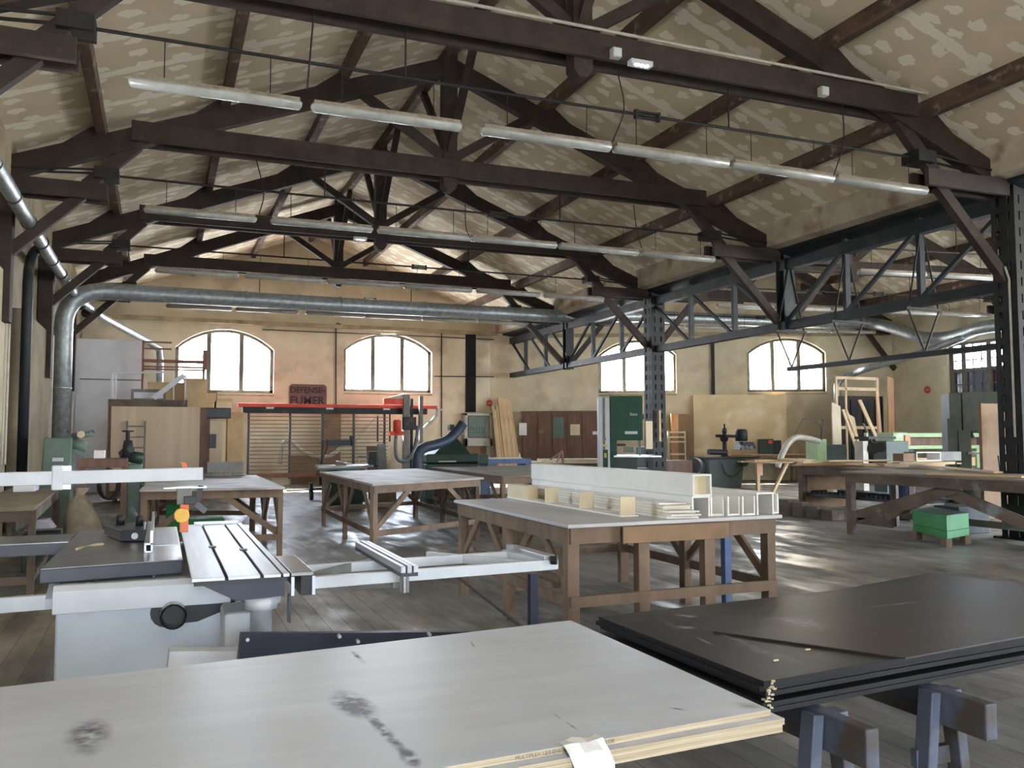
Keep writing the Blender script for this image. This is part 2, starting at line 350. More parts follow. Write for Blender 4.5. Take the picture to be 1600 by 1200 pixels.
# ceilings
c = MB(); c.prism([(-5.2, ceil(-5.2)), (RX, ceil(RX)), (12.5, ceil(12.5)), (12.5, ceil(12.5)+.12), (RX, ceil(RX)+.14), (-5.2, ceil(-5.2)+.12)], 'xz', -11.6, 32.3)  # left edge carried past the wall as an added eave that blocks sun
o = struct('ceiling', c, 'ceiling')
R2 = 19.0; ceil2 = lambda x: 9.0-.47*abs(x-R2)
c = MB(); c.prism([(12.5, ceil2(12.5)), (R2, ceil2(R2)), (26.2, ceil2(26.2)), (26.2, ceil2(26.2)+.12), (R2, ceil2(R2)+.14), (12.5, ceil2(12.5)+.12)], 'xz', -11.6, 32.3)
struct('ceiling', c, 'ceiling')
# walls with arched openings, built in strips so that each reveal is real
def wall_strips(P, length, top, wins, thick, base=0):
    us = {0.0, length}
    for (a, b, sl, sp, cr) in wins:
        for i in range(17): us.add(a+(b-a)*i/16)
    us |= {u for u in top['breaks'] if 0 < u < length}
    us = sorted(us); mb = MB()
    def archz(w, u):
        a, b, sl, sp, cr = w; h = (b-a)/2; k = cr-sp
        if k < .01: return sp
        R = (h*h+k*k)/(2*k); d = u-(a+h); return cr-R+math.sqrt(max(R*R-d*d, 0))
    for u0, u1 in zip(us[:-1], us[1:]):
        um = (u0+u1)/2; w = next((w for w in wins if w[0] < um < w[1]), None)
        segs = [((base, base), (top['f'](u0), top['f'](u1)))] if w is None else [((base, base), (w[2], w[2])), ((archz(w, u0), archz(w, u1)), (top['f'](u0), top['f'](u1)))]
        for (b0, b1), (t0, t1) in segs:
            if t0-b0 < .01 and t1-b1 < .01: continue
            mb.hexa([P(u0, 0, b0), P(u1, 0, b1), P(u1, -thick, b1), P(u0, -thick, b0), P(u0, 0, t0), P(u1, 0, t1), P(u1, -thick, t1), P(u0, -thick, t0)])
    return mb, archz
W1 = (.40+3.1, 3.68+3.1, 3.2, 4.75, 5.43); W2 = (6.18+3.1, 9.54+3.1, 3.32, 4.88, 5.52)
PB = lambda u, off, z: Vector((u-3.1, 31.8-off, z))
mb, archz = wall_strips(PB, 15.9, dict(f=lambda u: ceil(u-3.1)+.05, breaks=[RX+3.1]), [W1, W2], .42)
struct('wall_back', mb, 'plaster')
W3 = (3.36, 6.34, 3.32, 4.80, 5.38); W4 = (9.0, 11.9, 3.32, 4.80, 5.38)
W3 = (W3[0]+.9, W3[1]+.9)+W3[2:]; W4 = (W4[0]+.9, W4[1]+.9)+W4[2:]
PR = lambda u, off, z: RW(u-.9, off, z)
brk = (R2-CX)/math.cos(A28)+.9
mb, _ = wall_strips(PR, 15.5, dict(f=lambda u: ceil2(max(RW(u-.9).x, 12.5))+.05, breaks=[brk]), [W3, W4], .42)
struct('wall_back_right', mb, 'plaster')
SW = (9.5, 17.3, 1.1, 4.85, 4.85)                   # big side window, u = 32 - y
PS = lambda u, off, z: Vector((WX-off, 32-u-0, z))
mb, _ = wall_strips(lambda u, off, z: Vector((WX-off, 32-u, z)), 37.4, dict(f=lambda u: ceil2(WX)+.05, breaks=[]), [(9.75, 16.2, 1.1, 4.85, 4.85), (20.0, 27.0, 1.1, 4.85, 4.85)], .35)  # second opening is added out of view to let in more daylight
struct('wall_right', mb, 'plaster')
mb, _ = wall_strips(lambda u, off, z: Vector((LX+off, -11.4+u, z)), 43.4, dict(f=lambda u: ceil(LX)+.05, breaks=[]), [(20.6, 22.0, 2.6, 4.1, 4.1)], .35)  # opening added out of view to bring in daylight from the left
struct('wall_left', mb, 'leftwall')
mb, _ = wall_strips(lambda u, off, z: Vector((LX-.6+u, -11.0+off, z)), 28.4, dict(f=lambda u: (ceil(LX-.6+u) if LX-.6+u < 12.6 else ceil2(LX-.6+u))+.05, breaks=[RX+3.1, 12.6+3.1, R2+3.1]), [(1.2, 5.4, 1.2, 4.0, 4.3)], .4)  # opening behind the camera is added to bring daylight into the hall
struct('wall_front', mb, 'plaster')
# windows
def arch_window(n, P, w, ncell=3, bars=5, sub=3):
    a, b, sl, sp, cr = w; r = tag(thing('window_%d' % n, None, None, P((a+b)/2, -.2, sl)), kind='structure')
    N = 24; fr = MB(); off = -.24
    us = [a+(b-a)*i/N for i in range(N+1)]
    top = [P(u, off, archz(w, u)-.03) for u in us]
    for p, q in zip(top[:-1], top[1:]): fr.bar(p, q, .1, .13)
    fr.bar(P(a, off, sl+.05), P(b, off, sl+.05), .1, .12); fr.bar(P(a+.05, off, sl), P(a+.05, off, sp), .13, .1); fr.bar(P(b-.05, off, sl), P(b-.05, off, sp), .13, .1)
    fr.build('window_frame', 'frame', r)
    for i in range(1, ncell):
        u = a+(b-a)*i/ncell; MB().bar(P(u, off, sl), P(u, off, archz(w, u)), .15, .09).build('mullion', 'frame', r)
    gb = MB()
    for k in range(1, bars):
        z = sl+(cr-sl)*k/bars; ua = a; ub = b
        if z > sp:
            L_ = [u for u in us if archz(w, u) >= z]; ua, ub = L_[0], L_[-1]
        gb.bar(P(ua, off, z), P(ub, off, z), .028, .02)
    for i in range(ncell*sub):
        if i % sub: u = a+(b-a)*i/(ncell*sub); gb.bar(P(u, off, sl), P(u, off, archz(w, u)), .024, .02)
    gb.build('glazing_bars', 'frame', r)
    g = MB(); k = 0
    for u0, u1 in zip(us[:-1], us[1:]):
        g.hexa([P(u0, off-.01, sl), P(u1, off-.01, sl), P(u1, off-.016, sl), P(u0, off-.016, sl), P(u0, off-.01, archz(w, u0)), P(u1, off-.01, archz(w, u1)), P(u1, off-.016, archz(w, u1)), P(u0, off-.016, archz(w, u0))])
    g.build('pane', 'glass', r)
arch_window(1, PB, W1); arch_window(2, PB, W2); arch_window(3, PR, W3, 3, 6); arch_window(4, PR, W4, 3, 6)
# sloping sill ledges
for P, w, i in ((PB, W1, 1), (PB, W2, 2), (PR, W3, 3), (PR, W4, 4)):
    m_ = MB().hexa([P(w[0], .03, w[2]-.10), P(w[1], .03, w[2]-.10), P(w[1], -.2, w[2]-.02), P(w[0], -.2, w[2]-.02), P(w[0], .03, w[2]-.05), P(w[1], .03, w[2]-.05), P(w[1], -.2, w[2]+.02), P(w[0], -.2, w[2]+.02)])
    struct('trim_%d' % i, m_, 'ledge')
# side window
r = tag(thing('window_5', None, None, (WX+.2, 19, 1.1)), kind='structure'); XW = WX+.16
fr = MB(); y0, y1, z0, z1 = 15.8, 22.25, 1.1, 4.85
for y in (y0+.08, y1-.08): fr.box(XW-.06, XW+.06, y-.1, y+.1, z0, z1)
fr.box(XW-.05, XW+.05, y0, y1, z0, z0+.1); fr.box(XW-.05, XW+.05, y0, y1, z1-.1, z1); fr.build('window_frame', 'frame', r)
for y in (21.67, 20.69, 19.70, 18.71, 17.72, 16.73): B(XW-.06, XW+.06, y-.09, y+.09, z0, z1).build('mullion', 'frame', r)
for z in (4.52, 3.88): B(XW-.05, XW+.05, y0, y1, z-.06, z+.06).build('transom', 'frame', r)
gb = MB()
for k in range(1, 20):
    y = 22.0-k*.33+.0
    if y > y0: gb.box(XW-.012, XW+.012, y-.02, y+.02, z0, z1)
for z in (1.52, 2.0, 2.46, 2.92, 3.40, 4.22): gb.box(XW-.012, XW+.012, y0, y1, z-.02, z+.02)
gb.build('glazing_bars', 'frame', r)
B(XW+.02, XW+.026, y0, y1, 3.88, z1).build('pane', 'glass', r)
for ya, yb, za, zb in ((y0, 20.03, z0, 3.88), (20.62, y1, z0, 3.88), (20.03, 20.62, z0, 2.92), (20.03, 20.345, 3.40, 3.88)): B(XW+.02, XW+.026, ya, yb, za, zb).build('pane', 'glassdimmed', r)
for (ya, yb, za, zb, m_) in ((20.345, 20.62, 3.40, 3.88, 'glasspink'), (20.03, 20.345, 2.92, 3.40, 'glassyellow'), (20.345, 20.62, 2.92, 3.40, 'glassblue')):
    o = B(XW+.012, XW+.018, ya, yb, za, zb).build('pane', m_, r)
    o['label'] = {'glasspink': 'pink pane', 'glassyellow': 'yellow pane', 'glassblue': 'bluish pane'}[m_]
# plaster ledges along the walls
struct('trim_5', B(-2.3, 12.66, 31.66, 31.8, 5.62, 5.76), 'ledge')
m_ = MB().hexa([RW(0, 0, 5.52), RW(14, 0, 5.4), RW(14, .12, 5.4), RW(0, .12, 5.52), RW(0, 0, 5.66), RW(14, 0, 5.54), RW(14, .12, 5.54), RW(0, .12, 5.66)])
struct('trim_6', m_, 'ledge')
# valley gutter box between the halls and eave on the left
g = MB(); g.prism([(12.1, 5.72), (12.95, 5.6), (13.2, 5.72), (13.2, 6.35), (12.1, 6.35)], 'xz', -11, 31.7); struct('trim_7', g, 'gutter')
g = MB(); g.prism([(12.35, 5.62), (12.98, 5.5), (12.98, 5.62), (12.35, 5.74)], 'xz', -11, 31.7); struct('trim_8', g, 'steel')
g = MB(); g.prism([(-2.5, 5.55), (-2.25, 5.62), (-2.25, 6.22), (-2.5, 6.3)], 'xz', -11, 31.7); struct('trim_9', g, 'ledge')
# ------------------------------------------------------------------ roof trusses
def build_truss():
    t = thing('roof_truss', 'dark timber roof truss nearest the camera with conduit and lit emergency lamp', 'roof truss', (RX, TY[0], 0), 0, 'timber trusses of the left hall')
    Y = TY[0]; top = lambda a: 8.78-.385*a
    for s in (-1, 1):
        m_ = MB(); m_.prism([(RX+s*.1, top(.1)), (RX+s*7.4, top(7.4)), (RX+s*7.4, top(7.4)-.36), (RX+s*.1, top(.1)-.36)], 'xz', Y-.1, Y+.1); m_.build('rafter', 'timber', t, bevel=.008)
        for x in (2, 4, 5.95):                      # blocks that carry the purlins
            mm = MB(); xx = RX+s*x; mm.prism([(xx, top(x)), (xx-s*.02, top(x)+.14), (xx+s*.1, top(x)+.12), (xx+s*.5, top(x+.5))], 'xz', Y-.09, Y+.09); mm.build('purlin_cleat', 'timber', t)
        MB().bar((RX+s*.1, Y, 6.86), (RX+s*1.62, Y, 7.83), .13, .16).build('strut', 'timber', t)
        MB().bar((RX, Y+s*.08, 6.95), (RX, Y+s*1.7, 8.72), .11, .13, (1, 0, 0)).build('ridge_brace', 'timber', t)
        # foot of the truss
        MB().bar((RX+s*5.35, Y, 6.42), (RX+s*6.1, Y, 5.66), .14, .19).build('hanger_post', 'timber', t)
        cl = B(min(RX+s*5.62, RX+s*5.98), max(RX+s*5.62, RX+s*5.98), Y-.17, Y+.17, 5.78, 5.96).build('rod_clamp', 'iron', t)
        for yy in (-.15, .15):
            B(min(RX+s*5.78, RX+s*7.5), max(RX+s*5.78, RX+s*7.5), Y+yy-.04, Y+yy+.04, 5.42, 5.68).build('bracket_beam', 'timber', t, bevel=.006)
        MB().bar((RX+s*6.15, Y, 5.5), (RX+s*7.55, Y, 4.12), .13, .17).build('knee_brace', 'timber', t)
        MB().bar((RX+s*5.9, Y-.11, 5.92), (RX+s*7.45, Y-.11, 5.80), .03, .03).bar((RX+s*5.9, Y+.11, 5.92), (RX+s*7.45, Y+.11, 5.80), .03, .03).build('wall_rod', 'iron', t)
        MB().cyl((RX+s*2.3, Y, 6.5), (RX+s*2.3, Y, 5.86), .012).build('hanger_rod', 'iron', t)
    for yy in (-.17, .17):
        m_ = B(RX-5.45, RX+5.6, Y+yy-.035, Y+yy+.035, 6.44, 6.77); m_.build('tie_beam', 'timber', t, bevel=.006)
    k = MB(); k.prism([(RX-.135, 6.3), (RX-.06, 6.2), (RX+.06, 6.2), (RX+.135, 6.3), (RX+.135, 8.86), (RX-.135, 8.86)], 'xz', Y-.12, Y+.12); k.build('king_post', 'timber', t, bevel=.006)
    MB().cyl((RX-5.7, Y, 5.87), (RX+5.7, Y, 5.87), .02).build('tie_rod', 'iron', t)
    tb = MB(); x = RX+1.0
    for dz in (-.04, .04): tb.box(x-.17, x+.17, Y-.02, Y+.02, 5.87+dz-.012, 5.87+dz+.012)
    tb.box(x-.19, x-.15, Y-.03, Y+.03, 5.81, 5.93); tb.box(x+.15, x+.19, Y-.03, Y+.03, 5.81, 5.93); tb.build('turnbuckle', 'iron', t)
    return t
T = build_truss()
for i, lab in ((1, 'dark timber roof truss, second from the camera, over the middle tables'), (2, 'dark timber roof truss, third from the camera, with small lit lamp under its beam'), (3, 'dark timber roof truss farthest from the camera, just before the duct')):
    dup(T, (RX, TY[i], 0), 0, lab)
HX = 6.36; sk = math.radians(-8.5)
for i, lab in ((0, 'timber truss of the right hall behind the nearest black column'), (1, 'timber truss of the right hall above the trussed girder middle'), (2, 'timber truss of the right hall springing from the second column'), (3, 'reddish timber truss of the right hall nearest its arched windows')):
    a = sk if i else 0
    q = dup(T, (CX+HX*math.cos(a), TY[i]+HX*math.sin(a), 0), a, lab, (.83, 1, 1)); q['group'] = 'timber trusses of the right hall'
# lamp and conduit on the first truss
cond = MB().tube([(.2, 9.57, 6.80), (10.9, 9.57, 6.80), (11.5, 9.57, 6.5)], .022, 8).build('cable_conduit', 'pvc', smooth=True)
tag(cond, 'pale plastic conduit along the top of the nearest tie beam', 'conduit')
for p, lab in ((W(962, 82, Y=9.55), 'small white junction box left of the emergency lamp on the beam'), (W(1286, 142, Y=9.55), 'small beige junction box on the right end of the nearest beam')):
    t = thing('junction_box', lab, 'junction box', (p.x, 9.57, p.z-.08), 0, 'junction boxes on the nearest beam')
    B(p.x-.065, p.x+.065, 9.50, 9.6, p.z-.08, p.z+.05).build('box', 'pvc', t, bevel=.008); B(p.x-.055, p.x+.055, 9.49, 9.5, p.z-.07, p.z+.04).build('lid', 'white', t)
def emergency(p, lab):
    t = thing('emergency_lamp', lab, 'emergency light', p)
    x, y, z = p; B(x-.16, x+.16, y-.07, y+.05, z, z+.07).build('housing', 'white', t, bevel=.01)
    for k in (-1, 0, 1): MB().cyl((x+k*.07, y-.05, z+.002), (x+k*.07, y-.05, z-.012), .025).build('lit_bulb', 'led', t)
emergency((5.62, 9.5, 6.37), 'small lit emergency lamp under the nearest beam beside the junction box')
emergency((4.35, 20.55, 6.37), 'small lit emergency lamp under the beam of the third truss')
# ------------------------------------------------------------------ purlins
labs = {0: 'ridge', 1: 'upper', 2: 'middle', 3: 'lowest'}
def purlin(x, zc, side, k, hall, y0=-5, y1=31.7, sx=1):
    w = .15; m_ = B(x-w/2, x+w/2, y0, y1, zc-.24, zc+.02)
    lab = 'worn timber %s purlin %sunder the %s hall roof' % (labs[k], '' if k == 0 else 'on the %s slope ' % side, hall)
    tag(m_.build('roof_purlin', 'purlin', bevel=.01), lab, 'purlin', 'roof purlins')
purlin(RX, ceil(RX)-.02, '', 0, 'left')
for k, d in ((1, 2.0), (2, 4.0), (3, 5.9)):
    for s, sd_ in ((-1, 'left'), (1, 'right')): purlin(RX+s*d, ceil(RX+s*d), sd_, k, 'left')
purlin(R2, ceil2(R2)-.02, '', 0, 'right', -5, 27.9)
for k, d in ((1, 1.7), (2, 3.4), (3, 5.0)):
    for s, sd_ in ((-1, 'left'), (1, 'right')):
        xx = R2+s*d; purlin(xx, ceil2(xx), sd_, k, 'right', -5, CY-(xx-CX)*math.tan(A28)-.1)
# ------------------------------------------------------------------ steel girder and columns
GX = CX
gd = thing('lattice_girder', 'long grey steel lattice girder carrying the valley between the two halls', 'girder', (GX, 20, 3.95))
for (za, zb, nm) in ((5.26, 5.5, 'top_chord'), (3.95, 4.13, 'bottom_chord')):
    m_ = MB().box(GX-.1, GX+.1, 9.8, 31.35, zb-.02, zb).box(GX-.1, GX+.1, 9.8, 31.35, za, za+.02).box(GX-.012, GX+.012, 9.8, 31.35, za, zb).box(GX-.1, GX-.085, 9.8, 31.35, za+.02, zb-.02); m_.build(nm, 'steel', gd)
for y in (15.3, 26.3):
    MB().box(GX-.14, GX+.14, y-.14, y-.12, 3.9, 5.6).box(GX-.14, GX+.14, y+.12, y+.14, 3.9, 5.6).box(GX-.015, GX+.015, y-.13, y+.13, 3.9, 5.6).build('deep_post', 'steel', gd)
for y in [9.8+5.5*k/3 for k in range(1, 12) if k % 3]:
    MB().box(GX-.06, GX+.06, y-.045, y+.045, 4.0, 5.66).box(GX-.2, GX+.2, y-.12, y+.12, 5.6, 5.62).build('post', 'steel', gd)
def diag(ya, yb):
    for dx in (-.05,): MB().bar((GX+dx, ya, 5.3), (GX+dx, yb, 4.1), .07, .07, (1, 0, 0)).build('diagonal', 'steel', gd)
d = 5.5/3
for c0, sgn in ((9.8, 1), (20.8, -1), (20.8, 1), (31.3, -1)):
    for k in range(3): diag(c0+sgn*d*k+sgn*.08, c0+sgn*d*(k+1)-sgn*.06)
def column(y, lab):
    t = thing('steel_column', lab, 'column', (GX, y, 0), 0, 'laced steel columns'); h = 5.6; b = .2
    for sx in (-1, 1):
        for sy in (-1, 1):
            MB().box(min(GX+sx*.21, GX+sx*.12), max(GX+sx*.21, GX+sx*.12), y+sy*b-.012, y+sy*b+.012, 0, h).box(GX+sx*b-.012, GX+sx*b+.012, min(y+sy*.21, y+sy*.12), max(y+sy*.21, y+sy*.12), 0, h).build('corner_angle', 'blacksteel', t)
    MB().box(GX-.015, GX+.015, y-.19, y+.19, 0, h).box(GX-.075, GX+.075, y-.2, y-.18, 0, h).box(GX-.075, GX+.075, y+.18, y+.2, 0, h).box(GX-.2, GX-.18, y-.075, y+.075, 0, h).box(GX+.18, GX+.2, y-.075, y+.075, 0, h).build('web', 'blacksteel', t)
    m_ = MB()
    for k in range(21):
        z = .15+k*.265
        for sy in (-1, 1): m_.box(GX-.2, GX+.2, y+sy*.205-.004, y+sy*.205+.004, z, z+.12)
        for sx in (-1, 1): m_.box(GX+sx*.205-.004, GX+sx*.205+.004, y-.2, y+.2, z, z+.12)
    m_.build('lacing', 'blacksteel', t); B(GX-.3, GX+.3, y-.3, y+.3, 0, .03).build('base_plate', 'blacksteel', t)
    m_ = MB()
    return t
c1 = column(9.8, 'black laced steel column nearest the camera at the right edge')
MB().tube([(GX-.24, 9.7, 1.6), (GX-.24, 9.7, 4.1), (GX-.3, 9.72, 4.3)], .018, 8).build('conduit', 'pvc', c1)
column(20.8, 'black laced steel column in the middle, behind the tall green bandsaw')
# suspended rail with V hangers
rail = thing('suspended_rail', 'grey steel rail hung on V-shaped rods below the lattice girder', 'hanging rail', (GX, 12.4, 3.05))
B(GX-.05, GX+.05, 9.9, 15.25, 3.04, 3.13).build('rail', 'steel', rail)
for y in (15.15, 13.45, 11.6):
    B(GX-.42, GX+.42, y-.025, y+.025, 3.87, 3.92).build('cross_bar', 'iron', rail)
    for s in (-1, 1):
        MB().cyl((GX+s*.38, y, 3.9), (GX, y, 3.12), .017).build('hanger_rod', 'iron', rail)
        MB().cyl((GX+s*.36, y, 3.9), (GX+s*.03, y, 5.3), .017).build('hanger_rod', 'iron', rail)
# ------------------------------------------------------------------ fluorescent battens
def batten():
    t = thing('fluorescent_lamp', 'x', 'ceiling light', (0, 0, 5.33)); L_ = .87
    m_ = MB(); m_.prism([(-.075, 5.38), (.075, 5.38), (.06, 5.43), (-.06, 5.43)], 'yz', -L_, L_); m_.build('housing', 'lampbody', t)
    m_ = MB(); rings = []
    for x, k in ((-L_-.03, .5), (-L_, 1), (L_, 1), (L_+.03, .5)):
        rings.append([(x, .085*k*math.cos(a), 5.38+(-.075*k*math.sin(a) if a < math.pi else 0)) for a in [math.pi*i/8 for i in range(9)]])
    m_.loft(rings); m_.build('diffuser', 'diffuser', t, smooth=True)
    for s in (-.55, .55): MB().cyl((s, 0, 5.42), (s, 0, 5.87), .006, n=6).build('chain', 'iron', t)
    return t
proto = batten(); used = False
ords = ['leftmost', 'second', 'third', 'fourth', 'fifth', 'sixth', 'seventh']
rows = [(9.8, [.5, 2.4, 4.45, 6.28, 8.12, 9.93], 'nearest'), (15.3, [.55, 2.57, 4.45, 6.23, 8.07, 9.92], 'second'), (20.8, [.69, 2.62, 4.5, 6.4, 8.3, 10.2], 'third'), (26.3, [.95, 2.84, 4.83, 6.64, 8.45, 10.3], 'farthest')]
def place_lamp(x, y, rz, lab, grp):
    global used
    if not used: o = proto; used = True; o.location = (x, y, 5.33); o.rotation_euler = (0, 0, rz); o['label'] = lab
    else: o = dup(proto, (x, y, 5.33), rz, lab)
    o['group'] = grp
for Y, xs, nm in rows:
    for k, x in enumerate(xs): place_lamp(x, Y, 0, '%s unlit fluorescent batten of the %s row in the left hall' % (ords[k] if k < 5 else 'rightmost', nm), 'lamps of the %s left row' % nm)
for Y0, n, nm in ((15.5, 5, 'near'), (20.95, 5, 'middle'), (25.6, 5, 'far')):
    for k in range(n):
        s = 2.9+k*1.86; place_lamp(CX+s*math.cos(sk), Y0+s*math.sin(sk), sk, '%s unlit fluorescent batten of the %s row in the right hall' % (ords[k] if k < n-1 else 'rightmost', nm), 'lamps of the %s right row' % nm)
def cable(pts, lab, grp='cables feeding the lamps', r=.01, m='iron', name='power_cable'):
    tag(MB().tube(spline(pts, 6), r, 6).build(name, m, smooth=True), lab, 'cable', grp)
for (a, b_, cc, Y, lab) in (((965, 112), (975, 170), (957, 222), 9.72, 'black cable dropping from the emergency lamp to the nearest lamp row'), ((1315, 150), (1318, 220), (1303, 274), 9.72, 'black cable dropping from the right end of the nearest beam'), ((492, 3), (486, 70), (480, 140), 9.72, 'thin paired cable left of the king post near the second nearest lamp'), ((400, 248), (412, 300), (405, 335), 15.2, 'thin cable down to the lamps left of the second truss post'), ((990, 320), (995, 360), (1003, 388), 15.2, 'thin cable down to the right lamps under the second truss'), ((727, 320), (728, 355), (735, 372), 15.2, 'thin cable under the middle of the second truss')):
    pts = [W(a[0], a[1], Y=Y), W(b_[0], b_[1], Y=Y), W(cc[0], cc[1], Y=Y)]; cable(pts, lab)
# ------------------------------------------------------------------ ducts
dz = 5.25
d1 = thing('extraction_duct', 'big galvanised duct rising beside the left wall and crossing under the far truss', 'duct', (-2.1, 25.4, 0))
pts = [(-2.22, 23.2, .3), (-2.22, 23.2, 4.3)]+arc((-2.22, 23.2, 4.3), (-2.22, 23.2, 5.22), (-1.2, 23.35, 5.22), 8)[1:]+[(4, 24.35, 5.36), (12.2, 25.9, 5.62)]+spline([W(1000, 494, Y=26.1), W(1200, 502, Y=25.4), W(1345, 505, Y=24.6), W(1392, 511, Y=23.6), W(1436, 526, Y=22.6), W(1475, 528, Y=21.9), W(1510, 520, Y=20.8), W(1560, 508, Y=19.4), (24.7, 14, 5.0)], 5)
MB().tube(pts, .21, 20).build('pipe', 'galv', d1, smooth=True)
for x in (-.6, 2.0, 4.6, 7.2, 9.8, 12.2): f_ = (x+1.2)/13.4; MB().cyl((x, 23.35+2.55*f_, 5.22+.4*f_), (x+.03, 23.356+2.55*f_, 5.22+.4*f_), .22, n=20).build('joint_ring', 'galv', d1)
for z in (1.4, 2.8, 4.2): MB().cyl((-2.22, 23.2, z), (-2.22, 23.2, z+.03), .22, n=20).build('joint_ring', 'galv', d1)
d2 = thing('spiral_pipe', 'sloping pale galvanised pipe under the left eave with clamp rings', 'duct', (-2.0, 14, 4.8))
pts = [(-1.95, 6, 4.95), (-1.98, 12, 4.98), (-2.0, 18, 5.0), (-2.0, 24, 5.1), (-1.7, 28, 5.2), (-.55, 30.9, 4.85), (-.12, 31.3, 4.6), (-.08, 31.35, 4.2), (-.08, 31.35, 2.6)]
MB().tube(pts, .11, 16).build('pipe', 'galv', d2, smooth=True)
for k in range(10): y = 12+1.6*k; MB().cyl((-1.99, y, 4.97+.01*k), (-1.99, y+.04, 4.97+.01*k), .122, n=16).build('clamp_ring', 'iron', d2)
tag(MB().tube([(-2.2, 17, .3), (-2.2, 17, 4.3)]+arc((-2.2, 17, 4.3), (-2.2, 17, 5.0), (-2.1, 18, 5.1), 6)[1:], .085, 14).build('vertical_pipe', 'steel', smooth=True), 'dark vertical pipe on the left wall beside the timber post', 'pipe')
# duct branch down in the right corner
tag(MB().tube(spline([RW(12.2, .3, .8), RW(12.2, .3, 3.0), RW(12.3, .3, 3.7), RW(12.9, .5, 4.0), (23.3, 23.9, 4.05), (24.2, 22.3, 4.5), (24.5, 20.8, 4.9)], 6), .12, 14).build('branch_duct', 'galv', smooth=True), 'thinner grey duct bending down beside the rightmost arched window', 'duct')
# left wall posts and strips
for y, lab in ((15.3, 'timber wall post under the second truss bracket'), (20.8, 'dark timber wall post above the brown wall pier'), (26.3, 'timber wall post by the big vertical duct')):
    tag(B(-2.48, -2.2, y-.14, y+.14, 2.9 if y != 15.3 else 3.4, 5.45).build('wall_post', 'timber', bevel=.01), lab, 'post', 'wall posts on the left')
tag(B(-2.48, -2.3, 17.3, 21.6, 0, 3.9).build('wall_pier', 'leftwall'), 'brown plastered pier along the left wall behind the machines', 'pier')
tag(B(-2.48, -2.3, 10.2, 15.9, 0, 4.2).build('wall_pier', 'plaster'), 'cream plastered pier at the left edge of the hall', 'pier')
tag(MB().tube([(-2.27, 15.7, 1.2), (-2.27, 15.7, 3.9)], .02, 8).tube([(-2.27, 15.4, 1.2), (-2.27, 15.4, 4.1)], .015, 8).build('wall_conduit', 'pvc'), 'pair of pale conduits on the cream pier', 'conduit')
tag(B(-2.3, -2.25, 21.55, 21.66, .8, 3.9).build('wall_batten', 'pvc'), 'narrow cream vertical strip on the corner of the brown pier', 'strip')
# ================================================================== BENCHES
def V2(p, z): return Vector((p[0], p[1], z))
def bench(lab, P, z, topm='top', wood='bench', tth=.03, ap=.11, leg=.085, sz=.3, mids=(1, 1, 1, 1), braces=True, cat='table', name='work_table', grp=None, over=.07, sides=(0, 1, 2, 3), legskip=()):
    P = [Vector((p[0], p[1], 0)) for p in P]; c = sum(P, Vector())/4
    t = thing(name, lab, cat, (c.x, c.y, 0), 0, grp)
    MB().prism([(p.x, p.y) for p in P], 'xy', z-tth, z).build('table_top', topm, t, bevel=.003)
    Q = [p+(c-p).normalized()*over*1.4 for p in P]
    for i in sides:
        a, b_ = Q[i], Q[(i+1) % 4]
        MB().bar(V2(a, z-tth-ap/2), V2(b_, z-tth-ap/2), .035, ap-.004).build('apron', wood, t)
        if sz: MB().bar(V2(a, sz), V2(b_, sz), .035, .08).build('stretcher', wood, t)
    R_ = [p+(c-p).normalized()*(over*1.4+leg*.55) for p in P]; pts = []
    for i in range(4):
        a, b_ = R_[i], R_[(i+1) % 4]; n = mids[i]
        for k in range(n+1):
            q = a+(b_-a)*k/(n+1); dirn = math.atan2(b_.y-a.y, b_.x-a.x)
            if (i, k) not in legskip: MB().rbox(q, leg, leg*.8, 0, z-tth-.005, dirn).build('leg', wood, t, bevel=.004)
            if braces:
                for s, e in ((q, a+(b_-a)*(k+1)/(n+1)),):
                    u = (e-s); L_ = u.length; u.normalize()
                    if L_ > .7:
                        m_ = min(.42*L_, .7)
                        MB().bar(V2(s+u*.04, (sz or .25)+.06), V2(s+u*m_, z-tth-.09), .03, .075).build('brace', wood, t)
                        MB().bar(V2(e-u*.04, (sz or .25)+.06), V2(e-u*m_, z-tth-.09), .03, .075).build('brace', wood, t)
    return t
def poly(z, *px): return [tuple(W(u, v, Z=z))[:2] for u, v in px]
ta = bench('square-topped timber work table in front of the green machines, centre of the hall', poly(.985, (582, 756), (756, 746), (651, 732), (499, 737)), .985, 'top', 'bench', mids=(0, 1, 0, 1))
bench('long timber work table with a rough edge behind the centre table, beside the dust hood', [(5.3, 13.6), (7.9, 13.9), (8.1, 18.6), (5.5, 18.4)], .97, 'topdusty', 'bench', mids=(0, 1, 0, 1))
bench('timber work table on the left in front of the chipboard panel', poly(.96, (218, 765), (446, 761), (400, 742), (243, 742)), .96, 'top', 'bench', mids=(0, 1, 0, 1))
mt = bench('large timber work table stacked with white channels and boards', [(2.80, 5.84), (4.80, 5.90), (4.86, 8.68), (2.84, 8.66)], .96, 'topmain', 'bench', tth=.028, ap=.125, leg=.1, sz=.38, mids=(2, 1, 2, 1), over=.05)
B(3.26, 4.22, 5.835, 5.853, .80, .925).build('front_board', 'cardboard', mt, bevel=.003)['label'] = 'brown fibreboard strip'
MB().rbox((4.32, 6.02), .06, .06, 0, .8).build('leg', 'bluepaint', mt)['label'] = 'blue painted leg'
rt = bench('big worn grey work table at the right edge with crossed braces', [(10.62, 7.6), (12.36, 7.3), (12.36, 12.2), (10.62, 11.55)], 1.03, 'topdusty', 'benchold', ap=.15, leg=.12, sz=0, mids=(0, 0, 0, 0), braces=False)
x = 10.78
